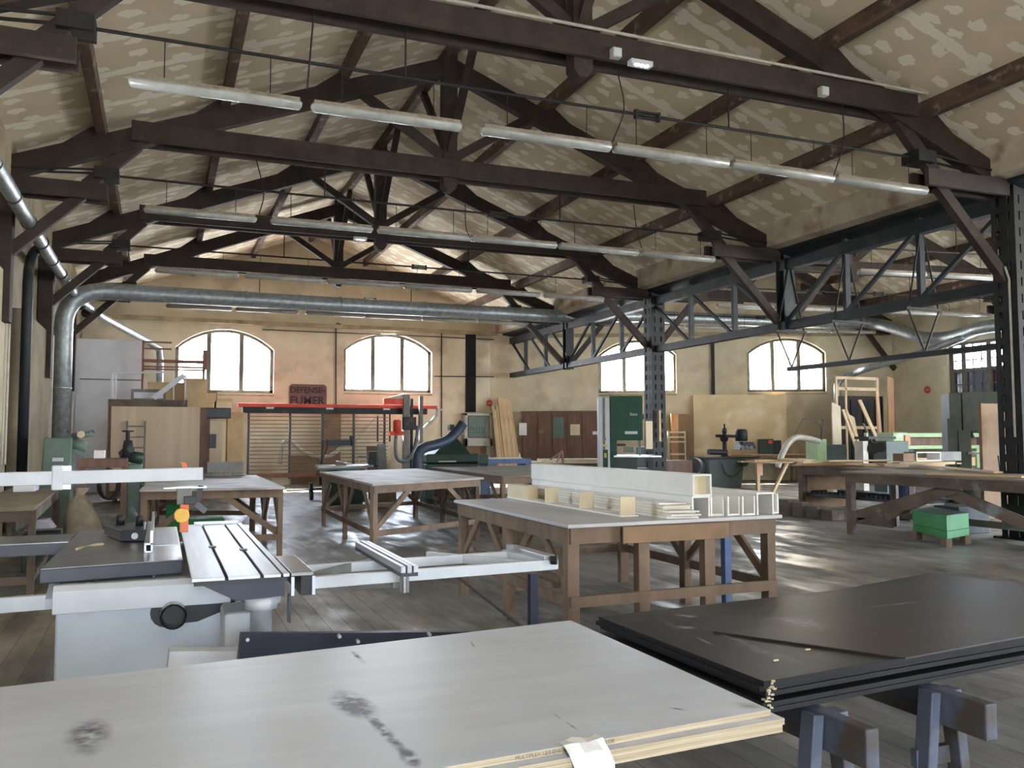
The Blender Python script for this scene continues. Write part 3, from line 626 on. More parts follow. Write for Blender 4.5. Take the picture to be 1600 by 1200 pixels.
for a, b_ in (((x, 11.35, .3), (x, 9.4, .86)), ((x+.042, 7.9, .3), (x+.042, 9.8, .86))): MB().bar(a, b_, .035, .17).build('brace', 'benchold', rt)
MB().bar((10.78, 11.45, .22), (10.78, 10.6, .22), .035, .11).build('stretcher', 'benchold', rt); MB().bar((12.2, 7.6, .22), (12.2, 11.8, .22), .035, .11).build('stretcher', 'benchold', rt)
MB().bar((11.0, 11.0, .3), (12.2, 10.6, .8), .035, .15).build('brace', 'bench', rt)
gt = bench('low grey bench behind the big right table with a roller shelf below', [(13.35, 12.6), (14.75, 12.6), (14.75, 15.95), (13.35, 15.95)], .96, 'benchold', 'benchold', ap=.16, leg=.13, sz=0, mids=(0, 0, 0, 1), braces=False)
MB().box(13.45, 14.6, 12.8, 15.7, .30, .36).build('shelf', 'steel', gt)
m_ = MB()
for k in range(22): m_.cyl((13.5, 12.95+k*.125, .39), (14.5, 12.95+k*.125, .39), .035, n=8)
m_.build('rollers', 'steel', gt, smooth=True); B(13.52, 14.7, 15.75, 15.8, .02, .82).build('side_panel', 'cardboard', gt)
B(13.5, 13.6, 14.9, 15.1, .42, .47).build('block', 'creamply', gt)
lb = bench('rough timber bench cut off by the left edge of the picture', [(-1.9, 9.8), (-1.15, 9.8), (-1.3, 13.7), (-1.9, 13.7)], .92, 'topdusty', 'benchold', sz=.2, mids=(0, 0, 0, 0), braces=False)
# ------------------------------------------------------------------ white channels on the main table
zt = .96
def channel(name, x0, x1, y0, y1, z0, h, lab, grp, m='whiteboard', th=.014, open_='end', pos=None):
    t = thing(name, lab, 'channel', ((x0+x1)/2, (y0+y1)/2, z0), 0, grp)
    B(x0, x0+th, y0, y1, z0, z0+h).build('side_board', m, t); B(x1-th, x1, y0, y1, z0, z0+h).build('side_board', m, t)
    if 'b' in open_ or open_ == 'end': B(x0+th, x1-th, y0, y1, z0, z0+th).build('bottom_board', m, t)
    if open_ == 'end' or 't' in open_: B(x0+th, x1-th, y0, y1, z0+h-th, z0+h).build('top_board', m, t)
    if open_ == 'end': B(x0+th, x1-th, y0+.06, y0+.07, z0+th, z0+h-th).build('end_stop', 'creamply', t)
    return t
channel('box_beam', 4.0, 4.17, 6.02, 9.3, zt, .165, 'long white box beam lying under the topmost one on the table', 'white box beams', open_='t')
channel('box_beam', 3.99, 4.17, 5.99, 9.3, zt+.168, .175, 'topmost long white box beam with square open end', 'white box beams')
channel('box_beam', 4.60, 4.77, 5.97, 8.9, zt, .182, 'long white box beam at the right with its whole top showing', 'white box beams', open_='t')
posn = ['first', 'second', 'third']
for k, (xx, w, y0) in enumerate(((4.185, .13, 6.03), (4.33, .12, 6.0), (4.46, .13, 5.98))):
    channel('open_channel', xx, xx+w, y0, 8.4, zt, .155, '%s upright white channel to the right of the box beams' % posn[k], 'open white channels', open_='b' if k != 1 else 'b')
channel('open_channel', 4.785, 4.86, 6.02, 8.3, zt, .165, 'outermost white channel at the right table edge', 'open white channels', open_='b')
random.seed(3)
for k in range(9):
    z0 = zt+k*.0125; dx = random.uniform(-.012, .012); dy = random.uniform(-.05, .05)+(.0 if k < 5 else .1)
    m_ = MB().prism([(3.74+dx, 5.97+dy), (3.985, 5.90+dy+k*.005), (3.985, 8.9+dy), (3.72+dx, 8.9+dy)], 'xy', z0, z0+.0118)
    tag(m_.build('thin_board', 'beamply' if k % 2 else 'whiteboard'), 'thin white board %s beside the box beams' % ('lying on the table, lowest of the stack' if k == 0 else 'on top of the stack' if k == 8 else ['', 'second', 'third', 'fourth', 'fifth', 'sixth', 'seventh', 'eighth'][k]+' from the bottom of the stack'), 'board', 'stack of thin white boards')
tr = thing('spacer_tray', 'long thin tray board with upright cream blocks on the table', 'wooden tray', (3.53, 7.5, zt))
B(3.47, 3.63, 6.24, 8.75, zt, zt+.012).build('base_board', 'whiteboard', tr)
for y in (6.26, 7.0, 7.75): B(3.475, 3.615, y, y+.018, zt+.012, zt+.16).build('upright_block', 'creamply', tr, bevel=.002)
B(3.475, 3.615, 8.25, 8.75, zt+.012, zt+.15).build('upright_block', 'creamply', tr, bevel=.002)
# offcuts on the stretchers below
for k, (dx, dz) in enumerate(((0, .42), (.05, .46))):
    tag(MB().bar((2.92+dx, 6.3, dz+.02), (2.95+dx, 8.4, dz+.02), .07, .04).build('timber_offcut', 'bench'), '%s timber offcut resting along the left stretcher' % ('lower' if k == 0 else 'upper'), 'offcut', 'offcuts under the main table')
# ================================================================== FOREGROUND SHEETS
def marks_mat(name, base, c2, marks, dark, stretch, c3=(190, 192, 202)):
    m = MAT(name, base, c2, 3, stretch, .42, c3=c3, s3=1.4, lo3=.5, hi3=.8); nt = m.node_tree; N = nt.nodes; L = nt.links
    b = N['Principled BSDF']; src = b.inputs['Base Color'].links[0].from_socket
    co = N.new('ShaderNodeTexCoord'); nz = N.new('ShaderNodeTexNoise'); nz.inputs['Scale'].default_value = 26; nz.inputs['Detail'].default_value = 6
    L.new(co.outputs['Object'], nz.inputs['Vector'])
    for (cx, cy, an, a, bb, st) in marks:
        mp = N.new('ShaderNodeMapping'); mp.vector_type = 'TEXTURE'; mp.inputs['Location'].default_value = (cx, cy, 0); mp.inputs['Rotation'].default_value = (0, 0, an); mp.inputs['Scale'].default_value = (a, bb, 1000)
        L.new(co.outputs['Object'], mp.inputs[0]); ln = N.new('ShaderNodeVectorMath'); ln.operation = 'LENGTH'; L.new(mp.outputs[0], ln.inputs[0])
        mr = N.new('ShaderNodeMapRange'); L.new(ln.outputs['Value'], mr.inputs[0]); mr.inputs[1].default_value = 0.1; mr.inputs[2].default_value = 1; mr.inputs[3].default_value = 1; mr.inputs[4].default_value = 0
        r2 = N.new('ShaderNodeMapRange'); L.new(nz.outputs['Fac'], r2.inputs[0]); r2.inputs[1].default_value = .30; r2.inputs[2].default_value = .68
        mu = N.new('ShaderNodeMath'); mu.operation = 'MULTIPLY'; L.new(mr.outputs[0], mu.inputs[0]); L.new(r2.outputs[0], mu.inputs[1])
        m3 = N.new('ShaderNodeMath'); m3.operation = 'MULTIPLY'; m3.use_clamp = True; L.new(mu.outputs[0], m3.inputs[0]); m3.inputs[1].default_value = st
        mx = N.new('ShaderNodeMix'); mx.data_type = 'RGBA'; L.new(m3.outputs[0], mx.inputs['Factor']); L.new(src, mx.inputs['A']); mx.inputs['B'].default_value = srgb(dark)
        src = mx.outputs['Result']
    L.new(src, b.inputs['Base Color']); return m
SH = [(-.98, 1.77), (1.515, 1.925), (1.52, 3.15), (-.98, 2.89)]
sc = ((min(p[0] for p in SH)+max(p[0] for p in SH))/2, (min(p[1] for p in SH)+max(p[1] for p in SH))/2)
def mk(u0, v0, u1, v1, w, st, Z=.88, sc=sc):
    a, b_ = W(u0, v0, Z=Z), W(u1, v1, Z=Z); c = (a+b_)/2; d = b_-a
    return (c.x-sc[0], c.y-sc[1], math.atan2(d.y, d.x), d.length/2+.01, w, st)
M['sheet'] = marks_mat('pale_plywood_sheet', (200, 207, 219), (212, 218, 229), [mk(142, 1120, 132, 1185, .06, 1.5), mk(525, 1078, 580, 1125, .06, 2.4), mk(560, 1100, 645, 1190, .02, 2.4), mk(632, 1170, 650, 1200, .025, 2.4), mk(548, 1016, 572, 1038, .012, 1.6), mk(860, 1112, 905, 1142, .004, 2), mk(1040, 1105, 1075, 1110, .006, 1.5), mk(1140, 1100, 1200, 1105, .04, .8), mk(735, 1002, 742, 1012, .006, 1.3)], (74, 74, 86), (.25, 3, 1))
top_sheet = MB().prism(SH, 'xy', .864, .88).build('plywood_sheet', 'sheet', bevel=.0015)
tag(top_sheet, 'pale plywood sheet with dark smudges, topmost in the foreground', 'plywood sheet', 'pale sheets in the foreground')
SH2 = [(-1.0, 1.74), (1.535, 1.895), (1.53, 3.12), (-1.0, 2.87)]
s2 = MB().prism(SH2, 'xy', .848, .8635).build('plywood_sheet', 'sheet')
tag(s2, 'pale plywood sheet second from the top, its edge jutting out in front', 'plywood sheet', 'pale sheets in the foreground')
s3 = MB().prism([(x-.004, y+.004) for x, y in SH2], 'xy', .828, .8475).build('plywood_sheet', 'plyedge')
tag(s3, 'striped-edge plywood sheet lowest of the pale pile', 'plywood sheet', 'pale sheets in the foreground')
for i, o_ in ((0, top_sheet), (1, s2)):             # edges show the plies
    o_.data.materials.append(M['plyedge'])
    for p in o_.data.polygons:
        if abs(p.normal.z) < .5: p.material_index = 1
M['stamp'] = MAT('printed_stamp', (96, 90, 84), (120, 112, 104), 40, rough=.8)
e0, e1 = Vector(SH[0]+(0,)), Vector(SH[1]+(0,)); ed = (e1-e0).normalized(); nrm = Vector((ed.y, -ed.x, 0))
q = e0+ed*((.90-(-.98))); q.z = .8715
text_obj('edge_stamp', 'MULTIPLEX 12/3 EN636 - EN13986 TOPCOLOR', 'stamp', top_sheet, q+nrm*.0008, facing(nrm), .013, .0002)
tagp = thing('paper_label', 'crumpled white paper label hanging over the front edge of the pale sheets', 'paper', (.955, 1.86, .80))
q0 = e0+ed*1.96; q0.z = 0
def EP(s, o, z): v = e0+ed*s+nrm*o; return (v.x, v.y, z)
m_ = MB(); grid = []
for i in range(6):
    s = 1.87+i*.022
    for (o, z) in ((-.03, .8825), (.004, .883), (.033, .868), (.04, .84), (.043, .815)): grid.append(EP(s+(.01 if z < .85 else 0), o+.004*math.sin(i*2.1), z+.003*math.sin(i*1.7+o*60)))
k = 0
for p in grid: m_.v.append(Vector(p))
for i in range(5):
    for j in range(4): a = i*5+j; m_.f.append([a, a+1, a+6, a+5])
pl = m_.build('paper', 'paper', tagp); q = pl.modifiers.new('t', 'SOLIDIFY'); q.thickness = .0008; pl['label'] = 'creased white paper'
# trestles
def trestle(lab, x, y0, y1, z, beam='benchold', blue=False, wleg=True):
    t = thing('trestle', lab, 'trestle', (x, (y0+y1)/2, 0), 0, 'wooden trestles')
    B(x-.03, x+.03, y0, y1, z-.14, z).build('beam', beam, t, bevel=.008)
    for yy in (y0+.24, y1-.16):
        for s in (-1, 1): MB().bar((x+s*.056, yy, z-.006), (x+s*.12, yy, .0), .05, .075, (0, 1, 0)).build('leg', beam, t, bevel=.006)
        MB().bar((x-.12, yy+.03, .3), (x+.12, yy+.03, .3), .03, .07).build('cross_piece', beam, t)
    return t
M['trestle'] = MAT('blue_grey_stained_trestle', (74, 80, 96), (104, 112, 130), 5, rough=.6, c3=(84, 76, 68), s3=4, lo3=.5, hi3=.6)
zb = .578
trestle('stained wooden trestle under the near corner of the black sheets', 2.34, 2.42, 4.2, zb-.001, 'trestle', True)
trestle('second stained wooden trestle, farther right under the black sheets', 2.98, 2.47, 4.25, zb-.001, 'trestle', True)
trestle('wooden trestle under the black sheets, out by the right edge', 4.4, 2.8, 4.5, zb-.001, 'trestle', True)
trestle('wooden trestle hidden under the right half of the pale sheets', .95, 2.0, 2.95, .827, 'benchold')
trestle('wooden trestle hidden under the left half of the pale sheets', -.55, 1.95, 2.8, .827, 'benchold')
# black sheets
q1 = [(2.05, 2.64), (4.5, 2.86), (4.43, 4.1), (2.03, 3.89)]; q2 = [(2.93, 2.82), (5.3, 3.42), (5.05, 4.60), (2.69, 3.96)]
zz = zb; lay = [(q2, -.08, .018, 'lowest black sheet of the pile, set back from the near edge'), (q1, .03, .018, 'second lowest black sheet with its left edge pushed in'), (q1, .0, .019, 'black sheet in the middle of the pile, square under the others'), (q2, .0, .019, 'black sheet turned askew, its far edge sticking out of the pile'), (q1, .012, .019, 'black sheet third from the top of the pile'), (q1, -.01, .019, 'black sheet under the topmost one with a chipped corner')]
random.seed(5)
for k, (qq, dx, th, lab) in enumerate(lay):
    j = random.uniform(-.015, .015)
    o = MB().prism([(x+dx, y+j) for x, y in qq], 'xy', zz, zz+th).build('black_sheet', 'blackply', bevel=.001); o.data.materials.append(M['blackedge'])
    for p in o.data.polygons:
        if abs(p.normal.z) < .5: p.material_index = 1
    tag(o, lab, 'plywood sheet', 'black film-faced sheets'); zz += th+.001
zz0 = zz
for lab, qq in (('topmost dusty black sheet of the pile in the right foreground', q1),):
    bc = ((min(p[0] for p in qq)+max(p[0] for p in qq))/2, (min(p[1] for p in qq)+max(p[1] for p in qq))/2); zq = zz+.02
    M['blacktop'] = marks_mat('dusty_black_film', (40, 39, 38), (52, 49, 47), [mk(1052, 960, 1088, 964, .035, 2.2, zq, bc), mk(1058, 979, 1088, 982, .03, 2.2, zq, bc), mk(1085, 994, 1118, 1010, .012, 1.6, zq, bc), mk(1095, 978, 1190, 1014, .03, .7, zq, bc), mk(1020, 962, 1075, 990, .03, .5, zq, bc), mk(1140, 1000, 1260, 1040, .05, .5, zq, bc)], (150, 150, 154), (.4, 1.6, 1), (70, 69, 70))
    o = MB().prism(qq, 'xy', zz, zz+.02).build('black_sheet', 'blacktop', bevel=.001); o.data.materials.append(M['blackedge'])
    for p in o.data.polygons:
        if abs(p.normal.z) < .5: p.material_index = 1
    tag(o, lab, 'plywood sheet', 'black film-faced sheets'); zz += .021
bq = poly(zz+.01, (1115, 985), (1180, 966), (1600, 920), (1640, 985), (1415, 1026)); bc = ((min(p[0] for p in bq)+max(p[0] for p in bq))/2, (min(p[1] for p in bq)+max(p[1] for p in bq))/2)
M['brownfilm'] = marks_mat('brown_film', (50, 43, 39), (62, 53, 47), [mk(1322, 948, 1440, 937, .07, 2.6, zz+.006, bc), mk(1305, 938, 1316, 944, .03, 2.2, zz+.006, bc), mk(1510, 926, 1560, 921, .05, 2.2, zz+.006, bc), mk(1200, 960, 1300, 985, .12, .5, zz+.006, bc)], (150, 152, 158), (.4, 1.6, 1), (72, 68, 66))
bs = MB().prism(bq, 'xy', zz, zz+.006).build('brown_sheet', 'brownfilm')
tag(bs, 'thin brownish sheet lying on the black pile', 'plywood sheet')
for p_, lab in (((1262, 1015), 'tiny pale wood chip near the front of the black pile'), ((1212, 1032), 'tiny pale wood splinter near the near corner of the black pile')):
    q = W(p_[0], p_[1], Z=zz0+.022); tag(B(q.x-.012, q.x+.012, q.y-.004, q.y+.004, zz0+.0205, zz0+.026).build('wood_chip', 'creamply'), lab, 'wood chip', 'wood chips')
m_ = MB(); random.seed(2)
for k in range(26):
    c = Vector((2.065+random.uniform(-.012, .03), 2.635+random.uniform(-.006, .03), random.uniform(zb+.01, zz0+.02)))
    m_.rbox(c, .012, .008, c.z, c.z+.006, random.uniform(0, 3))
tag(m_.build('splintered_corner', 'creamply'), 'crushed splintered wood at the near corner of the black pile', 'splinters', kind='stuff')
# ================================================================== SLIDING TABLE SAW
saw = thing('table_saw', 'large white and grey sliding table saw at the left', 'table saw', (0, 5.4, 0))
ZT = .95
m_ = MB().prism([(-.55, 4.96), (.125, 5.06), (.125, 6.95), (-.52, 6.95)], 'xy', ZT-.075, ZT-.004); m_.build('cast_table', 'darkgrey', saw, bevel=.006)['label'] = 'dark painted table casting'
MB().prism([(-.545, 4.965), (.122, 5.065), (.122, 6.945), (-.515, 6.945)], 'xy', ZT-.004, ZT).build('table_surface', 'cast', saw)
MB().prism([(-2.3, 6.15), (-.53, 6.2), (-.53, 6.72), (-2.3, 6.68)], 'xy', ZT-.075, ZT-.004).build('extension_table', 'darkgrey', saw); MB().prism([(-2.3, 6.155), (-.53, 6.205), (-.53, 6.715), (-2.3, 6.675)], 'xy', ZT-.004, ZT).build('extension_surface', 'cast', saw)
# cabinet
cb = MB().box(-.47, .42, 4.93, 6.7, .06, .76); cb.build('cabinet', 'cabinet', saw, bevel=.012)
MB().prism([(4.87, .845), (4.87, .735), (4.95, .735), (4.95, .872), (4.90, .872)], 'yz', -.48, .36).build('front_hood', 'white', saw, bevel=.004)
B(-.46, .42, 5.0, 6.75, .76, .86).build('upper_housing', 'white', saw, bevel=.01)
for x in (-.3, -.02): MB().cyl((x, 5.08, .86), (x, 5.08, .88), .012).build('levelling_bolt', 'cast', saw)
MB().tube([(.078, 4.78, .70), (.078, 5.0, .70)], .064, 24, False).tube([(.078, 4.78, .70), (.078, 5.0, .70)], .055, 24, False).build('dust_port', 'cast', saw, smooth=True); MB().cyl((.078, 4.87, .70), (.078, 4.88, .70), .055).cyl((.045, 4.922, .70), (.045, 4.928, .70), .078).build('port_shade_disc', 'black', saw)  # flat black discs stand in for the darkness inside the port
m_ = MB().prism([(.07, .76), (.41, .76), (.41, .745), (.31, .68), (.2, .64), (.07, .635)], 'xz', 4.921, 4.929); m_.build('recess_shade_plate', 'black', saw)  # flat black plate stands in for the shade of a recess
B(.30, .50, 4.45, 4.75, .06, .76).build('pedestal', 'white', saw, bevel=.02)
MB().lathe((.47, 4.42), [(.05, 0.1), (.05, .78), (.055, .78), (.055, .8)]).build('support_column', 'white', saw, smooth=True)
B(-.43, .38, 4.97, 6.65, 0, .06).build('plinth', 'darkgrey', saw)
MB().cyl((-.53, 5.1, .33), (-.46, 5.1, .33), .022).build('side_knob', 'black', saw)
# lower left beam to the extension
MB().bar((-2.3, 5.05, .74), (-.44, 5.08, .77), .05, .075).build('lower_beam', 'white', saw, bevel=.004)
MB().bar((-.5, 5.0, .77), (-.5, 5.2, .83), .05, .05).build('beam_bracket', 'white', saw)
# sliding table
sx0, sx1, sy0, sy1 = .145, .585, 4.30, 7.0
tw = (sx1-sx0)
for a, b_ in ((sx0, sx0+.145), (sx0+.16, sx0+.305), (sx0+.32, sx0+.40), (sx0+.41, sx1)):
    B(a, b_, sy0, sy1, ZT-.01, ZT+.006).build('sliding_table', 'alu', saw, bevel=.002)
B(sx0+.01, sx1-.01, sy0+.004, sy1, ZT-.03, ZT-.011).build('slot_base', 'black', saw)
MB().prism([(sx0+.05, ZT-.03), (sx1-.02, ZT-.03), (sx1-.02, ZT-.10), (sx0+.2, ZT-.11)], 'xz', sy0+.01, sy1-.01).build('table_carriage', 'navy', saw)
for (x, y) in ((sx0+.152, 5.5), (sx0+.312, 5.3)): B(x-.02, x+.02, y-.03, y+.03, ZT+.0, ZT+.012).build('slot_stop', 'black', saw)
B(sx0+.1, sx0+.42, sy1-.01, sy1+.06, ZT-.01, ZT+.02).build('end_plate', 'alu', saw)
# carriage profile and block beside the sliding table
B(.60, .71, 4.36, 5.0, ZT-.02, ZT+.0).build('crosscut_shoe', 'cast', saw, bevel=.003)['label'] = 'worn bare metal shoe'
for x_ in (.60, .70): B(x_, x_+.015, 4.345, 4.36, ZT-.11, ZT-.02).build('rail_profile', 'alu', saw)
B(.65, .71, 4.37, 5.0, ZT-.115, ZT-.022).build('carriage_block', 'black', saw)
MB().bar((.59, 4.34, ZT-.1), (.59, 4.34, ZT-.23), .012, .05).build('hanging_plate', 'darkgrey', saw)
MB().loft([[(.42, 4.40, .80), (.56, 4.40, .80), (.56, 4.6, .80), (.42, 4.6, .80)], [(.36, 4.36, .85), (.56, 4.36, .85), (.56, 4.6, .85), (.36, 4.6, .85)]]).build('pivot_housing', 'white', saw, bevel=.01)
MB().lathe((.47, 4.42), [(.075, .78), (.08, .83), (.06, .84)]).build('pivot_collar', 'white', saw, smooth=True)
# crosscut frame
zf = .885
def P3(u, v, z=zf): q = W(u, v, Z=z); return (q.x, q.y, z)
fr = thing
A0, A1 = P3(462, 903), P3(858, 874); B0, B1 = P3(470, 883), P3(800, 860)
MB().bar((A0[0], A0[1], zf-.03), (A1[0]-.02, A1[1], zf-.03), .04, .06).build('frame_rail', 'white', saw, bevel=.003)
MB().bar((B0[0], B0[1], zf-.03), (B1[0], B1[1], zf-.03), .04, .055).build('frame_rail', 'white', saw, bevel=.003)
MB().bar((A1[0], A1[1]-.02, zf-.03), (P3(795, 858)[0], P3(795, 858)[1], zf-.03), .11, .06).build('frame_end', 'white', saw, bevel=.006)
MB().bar(P3(480, 905, zf-.03), P3(578, 877, zf-.03), .03, .05).build('frame_diagonal', 'greyboard', saw); MB().bar(P3(668, 868, zf-.03), P3(815, 882, zf-.03), .03, .05).build('frame_diagonal', 'white', saw)
e = (Vector(P3(795, 860))+Vector(A1))/2
ev = (Vector(A1)-Vector(P3(795, 858)))
MB().bar(Vector(P3(795, 858))+Vector((.02, 0, .012)), Vector(A1)+Vector((0, -.01, .012)), .07, .03).build('end_cover', 'alu', saw, bevel=.006)
MB().cyl(Vector(A1)+Vector((.0, -.03, .0)), Vector(A1)+Vector((.03, -.05, .0)), .026).build('roller_end', 'black', saw)
B(e.x-.09, e.x-.04, e.y+.14, e.y+.18, zf+.02, zf+.05).build('catch', 'cast', saw)
C0, C1 = Vector(P3(566, 850, .93)), Vector(P3(640, 890, .93))
cv = (C1-C0).normalized(); sd_ = Vector((-cv.y, cv.x, 0))
for o_, h_ in ((-.033, .035), (0, .042), (.033, .035)): MB().bar(C0+sd_*o_, C1+sd_*o_, .024, h_).build('fence_profile', 'alu', saw, bevel=.002)
MB().bar(C0+Vector((0, 0, -.025)), C1+Vector((0, 0, -.025)), .09, .02).build('fence_base', 'darkgrey', saw)
q = (C1+C0)/2; MB().cyl((C1.x, C1.y+.1, .80), (C1.x, C1.y+.1, .9), .025).build('clamp_knob', 'cast', saw)
MB().cyl((C1.x, C1.y+.32, .79), (C1.x, C1.y+.32, .87), .022).build('clamp_knob', 'cast', saw)
lp = W(817, 890, Z=.83)
B(lp.x-.025, lp.x+.025, 4.58, 4.63, .0, .83).build('support_leg', 'navy', saw, bevel=.004)['label'] = 'dark navy square support leg'
MB().cyl((lp.x-.03, 4.6, .5), (lp.x-.42, 4.78, .83), .008).build('support_strut', 'black', saw)
# overhead guard
ZG = 1.335
g0, g1 = W(0, 749, Y=5.75), W(317, 740, Y=5.75)
d = (g1-g0).normalized(); g0 = g0-d*1.2
MB().bar(g0, g1, .06, .078).build('guard_arm', 'white', saw, bevel=.004); MB().bar(g1, g1+d*.006, .062, .08).build('arm_end_cap', 'black', saw)
qc = W(90, 746, Y=5.74); MB().bar(qc-Vector((0, 0, .075)), qc+Vector((0, 0, .07)), .05, .06, (1, 0, 0)).build('arm_clamp', 'white', saw, bevel=.008); MB().bar(qc+Vector((.032, 0, -.07)), qc+Vector((.032, 0, .068)), .018, .08, (1, 0, 0)).build('clamp_strip', 'cast', saw)
MB().box(g0.x-.06, g0.x+.06, 5.69, 5.81, 0, g0.z+.04).build('arm_post', 'white', saw)
hx = W(290, 760, Y=5.75)
B(hx.x-.05, hx.x+.035, 5.70, 5.79, 1.20, 1.30).build('guard_hood', 'greyboard', saw, bevel=.006)['label'] = 'pale grey upper guard block'
B(hx.x-.01, hx.x+.06, 5.68, 5.72, 1.20, 1.25).build('guard_motor', 'black', saw, bevel=.004)
MB().bar((hx.x+.09, 5.75, 1.31), (hx.x+.07, 5.75, 1.22), .03, .03).build('guard_strut', 'black', saw)
MB().bar((hx.x+.06, 5.74, 1.20), (hx.x+.12, 5.74, 1.15), .03, .035).build('guard_wing', 'darkgrey', saw)
B(hx.x-.125, hx.x+.12, 5.69, 5.8, 1.298, 1.304).build('mount_plate', 'cast', saw)
B(hx.x-.03, hx.x+.02, 5.71, 5.76, 1.03, 1.22).build('blade_guard', 'orange', saw, bevel=.004)['label'] = 'orange guard strip'
MB().cyl((hx.x-.02, 5.66, 1.135), (hx.x-.02, 5.72, 1.135), .045, n=10).build('guard_knob', 'yellow', saw, bevel=.005)['label'] = 'yellow scalloped knob'
MB().loft([[(hx.x-.01+dx-.014, 5.73, z), (hx.x-.01+dx+.016, 5.73, z), (hx.x-.01+dx+.016, 5.76, z), (hx.x-.01+dx-.014, 5.76, z)] for z, dx in ((1.36, .01), (1.40, .012), (1.44, 0), (1.455, -.01))]).build('release_lever', 'orange', saw)['label'] = 'orange-red lever'
# rip fence and controls
MB().box(-.045, -.03, 5.42, 6.85, ZT+.05, ZT+.125).box(-.075, -.03, 5.42, 6.85, ZT+.045, ZT+.055).box(-.075, -.065, 5.42, 6.85, ZT+.004, ZT+.05).box(-.04, -.03, 5.42, 6.85, ZT+.004, ZT+.05).box(-.075, -.03, 5.42, 6.85, ZT+.002, ZT+.010).build('rip_fence', 'alu', saw)
MB().prism([(-.34, 6.5), (-.22, 6.05), (-.08, 6.0), (-.08, 6.6)], 'xy', ZT+.005, ZT+.075).build('fence_block', 'darkgrey', saw, bevel=.006); MB().cyl((-.14, 5.995, ZT+.04), (-.14, 6.02, ZT+.04), .02).build('fence_button', 'white', saw)
for (x, y, r) in ((-.24, 6.42, .028), (-.12, 6.3, .024)): MB().lathe((x, y), [(r, ZT+.075), (r*.9, ZT+.14), (r*.5, ZT+.145)]).build('fence_knob', 'black', saw, smooth=True)
MB().bar((-.14, 6.28, ZT+.14), (-.17, 6.28, ZT+.20), .025, .02).build('fence_lever', 'black', saw)
B(-.02, .115, 5.75, 6.75, ZT+.0005, ZT+.003).build('blade_insert', 'alu', saw)
# dark bar and white arm in front
MB().bar(W(374, 1010, Y=4.02), W(800, 1003, Y=4.17), .05, .115).build('swing_bar', 'navy', saw, bevel=.003)['label'] = 'long navy bar with bright bolts'
for u, v in ((531, 995), (560, 1003), (672, 992), (387, 1000)): q = W(u, v, Y=3.99); MB().cyl(q, q+Vector((0, .03, 0)), .008, n=10).build('bolt', 'alu', saw)
MB().bar(W(262, 1030, Y=4.1), W(374, 1029, Y=4.1), .09, .085).build('swing_arm', 'white', saw, bevel=.004)
MB().bar(W(320, 1029, Y=4.1), W(340, 1035, Y=4.78), .09, .085).build('arm_root', 'white', saw)
bp_ = W(780, 1010, Y=4.16); B(bp_.x-.03, bp_.x+.03, 4.14, 4.2, 0, bp_.z).build('bar_foot', 'navy', saw)
# push stick
t_ = W(140, 855, Z=.95); m_ = MB(); pr = spline([P3(119, 858, .958), P3(130, 855, .958), P3(142, 852, .958), P3(162, 850, .958)], 6)
tag(m_.tube(pr, [.006+.004*math.sin(k*.5) for k in range(len(pr))], 8).build('push_stick', 'creamply', smooth=True), 'small curved wooden push stick lying on the saw table', 'push stick')
# ================================================================== LEFT SIDE
t = thing('white_partition', 'pale painted partition wall with a plain door behind the chipboard panel', 'partition', (-1.5, 29, 0))
B(-2.45, -.58, 29, 29.12, 0, 4.62).build('panel', 'whitewall', t); B(-2.4, -1.35, 28.97, 29, 0, 2.95).build('door_leaf', 'whitewall', t, bevel=.01); B(-2.3, -.6, 28.98, 29, 3.38, 3.42).build('rail', 'greyboard', t)
t = thing('panel_booth', 'tall knotty chipboard panel wall standing on edge behind the left table', 'panel', (-.1, 24.1, 0))
B(-1.17, .93, 24.0, 24.04, .3, 2.42).build('front_panel', 'chip2', t); B(-1.25, .6, 24.06, 24.9, .1, 2.58).build('rear_box', 'cardboard', t); B(.93, 1.1, 24.02, 24.9, 0, 2.4).build('side_frame', 'hardwood', t)
B(-1.25, .62, 24.03, 24.1, 2.42, 2.60).build('top_rail', 'benchold', t)
for x in (-1.1, .8): B(x, x+.08, 24.05, 24.9, 0, .3).build('foot', 'hardwood', t)
for lab, a, b_, z0, z1, y, m_ in (('brown chest on top of the booth at the back', .55, 1.15, 2.62, 3.25, 25.3, 'chip'), ('chipboard crate on the booth, right of the white tube frame', -.35, .6, 2.62, 3.15, 25.6, 'chip'), ('dark drawer unit jutting out to the right of the booth', .95, 1.72, 2.14, 2.42, 24.3, 'navy'), ('pale tall board box standing right of the booth', 1.15, 1.55, 0, 2.1, 24.9, 'creamply'), ('tan board panel right of the booth beside the red panel saw', 1.75, 2.2, 0, 2.35, 26.0, 'chip')):
    if y == 25.3: z0 = 0; z1 = 3.25
    if y == 25.6: z0 = 0; z1 = 3.15
    if y == 24.3:
        q = thing('drawer_unit', lab, 'drawer unit', ((a+b_)/2, 24.5, z0)); B(a, b_, 24.3, 24.8, z0, z1).build('body', m_, q, bevel=.01); B(a+.04, b_-.04, 24.28, 24.3, z0+.04, z1-.04).build('drawer_front', 'darkgrey', q)
        B(1.12, 1.2, 24.4, 24.7, 0, 2.14).build('leg', 'hardwood', q); B(1.2, 1.36, 24.35, 24.4, 1.35, 1.72).build('switch_box', 'darkgrey', q)
    else:
        q = thing('storage_box', lab, 'storage box', ((a+b_)/2, y+.3, z0)); B(a, b_, y, y+.6, z0, z1-.03).build('body', m_, q, bevel=.01); B(a-.01, b_+.01, y-.01, y+.61, z1-.03, z1).build('lid', m_, q)
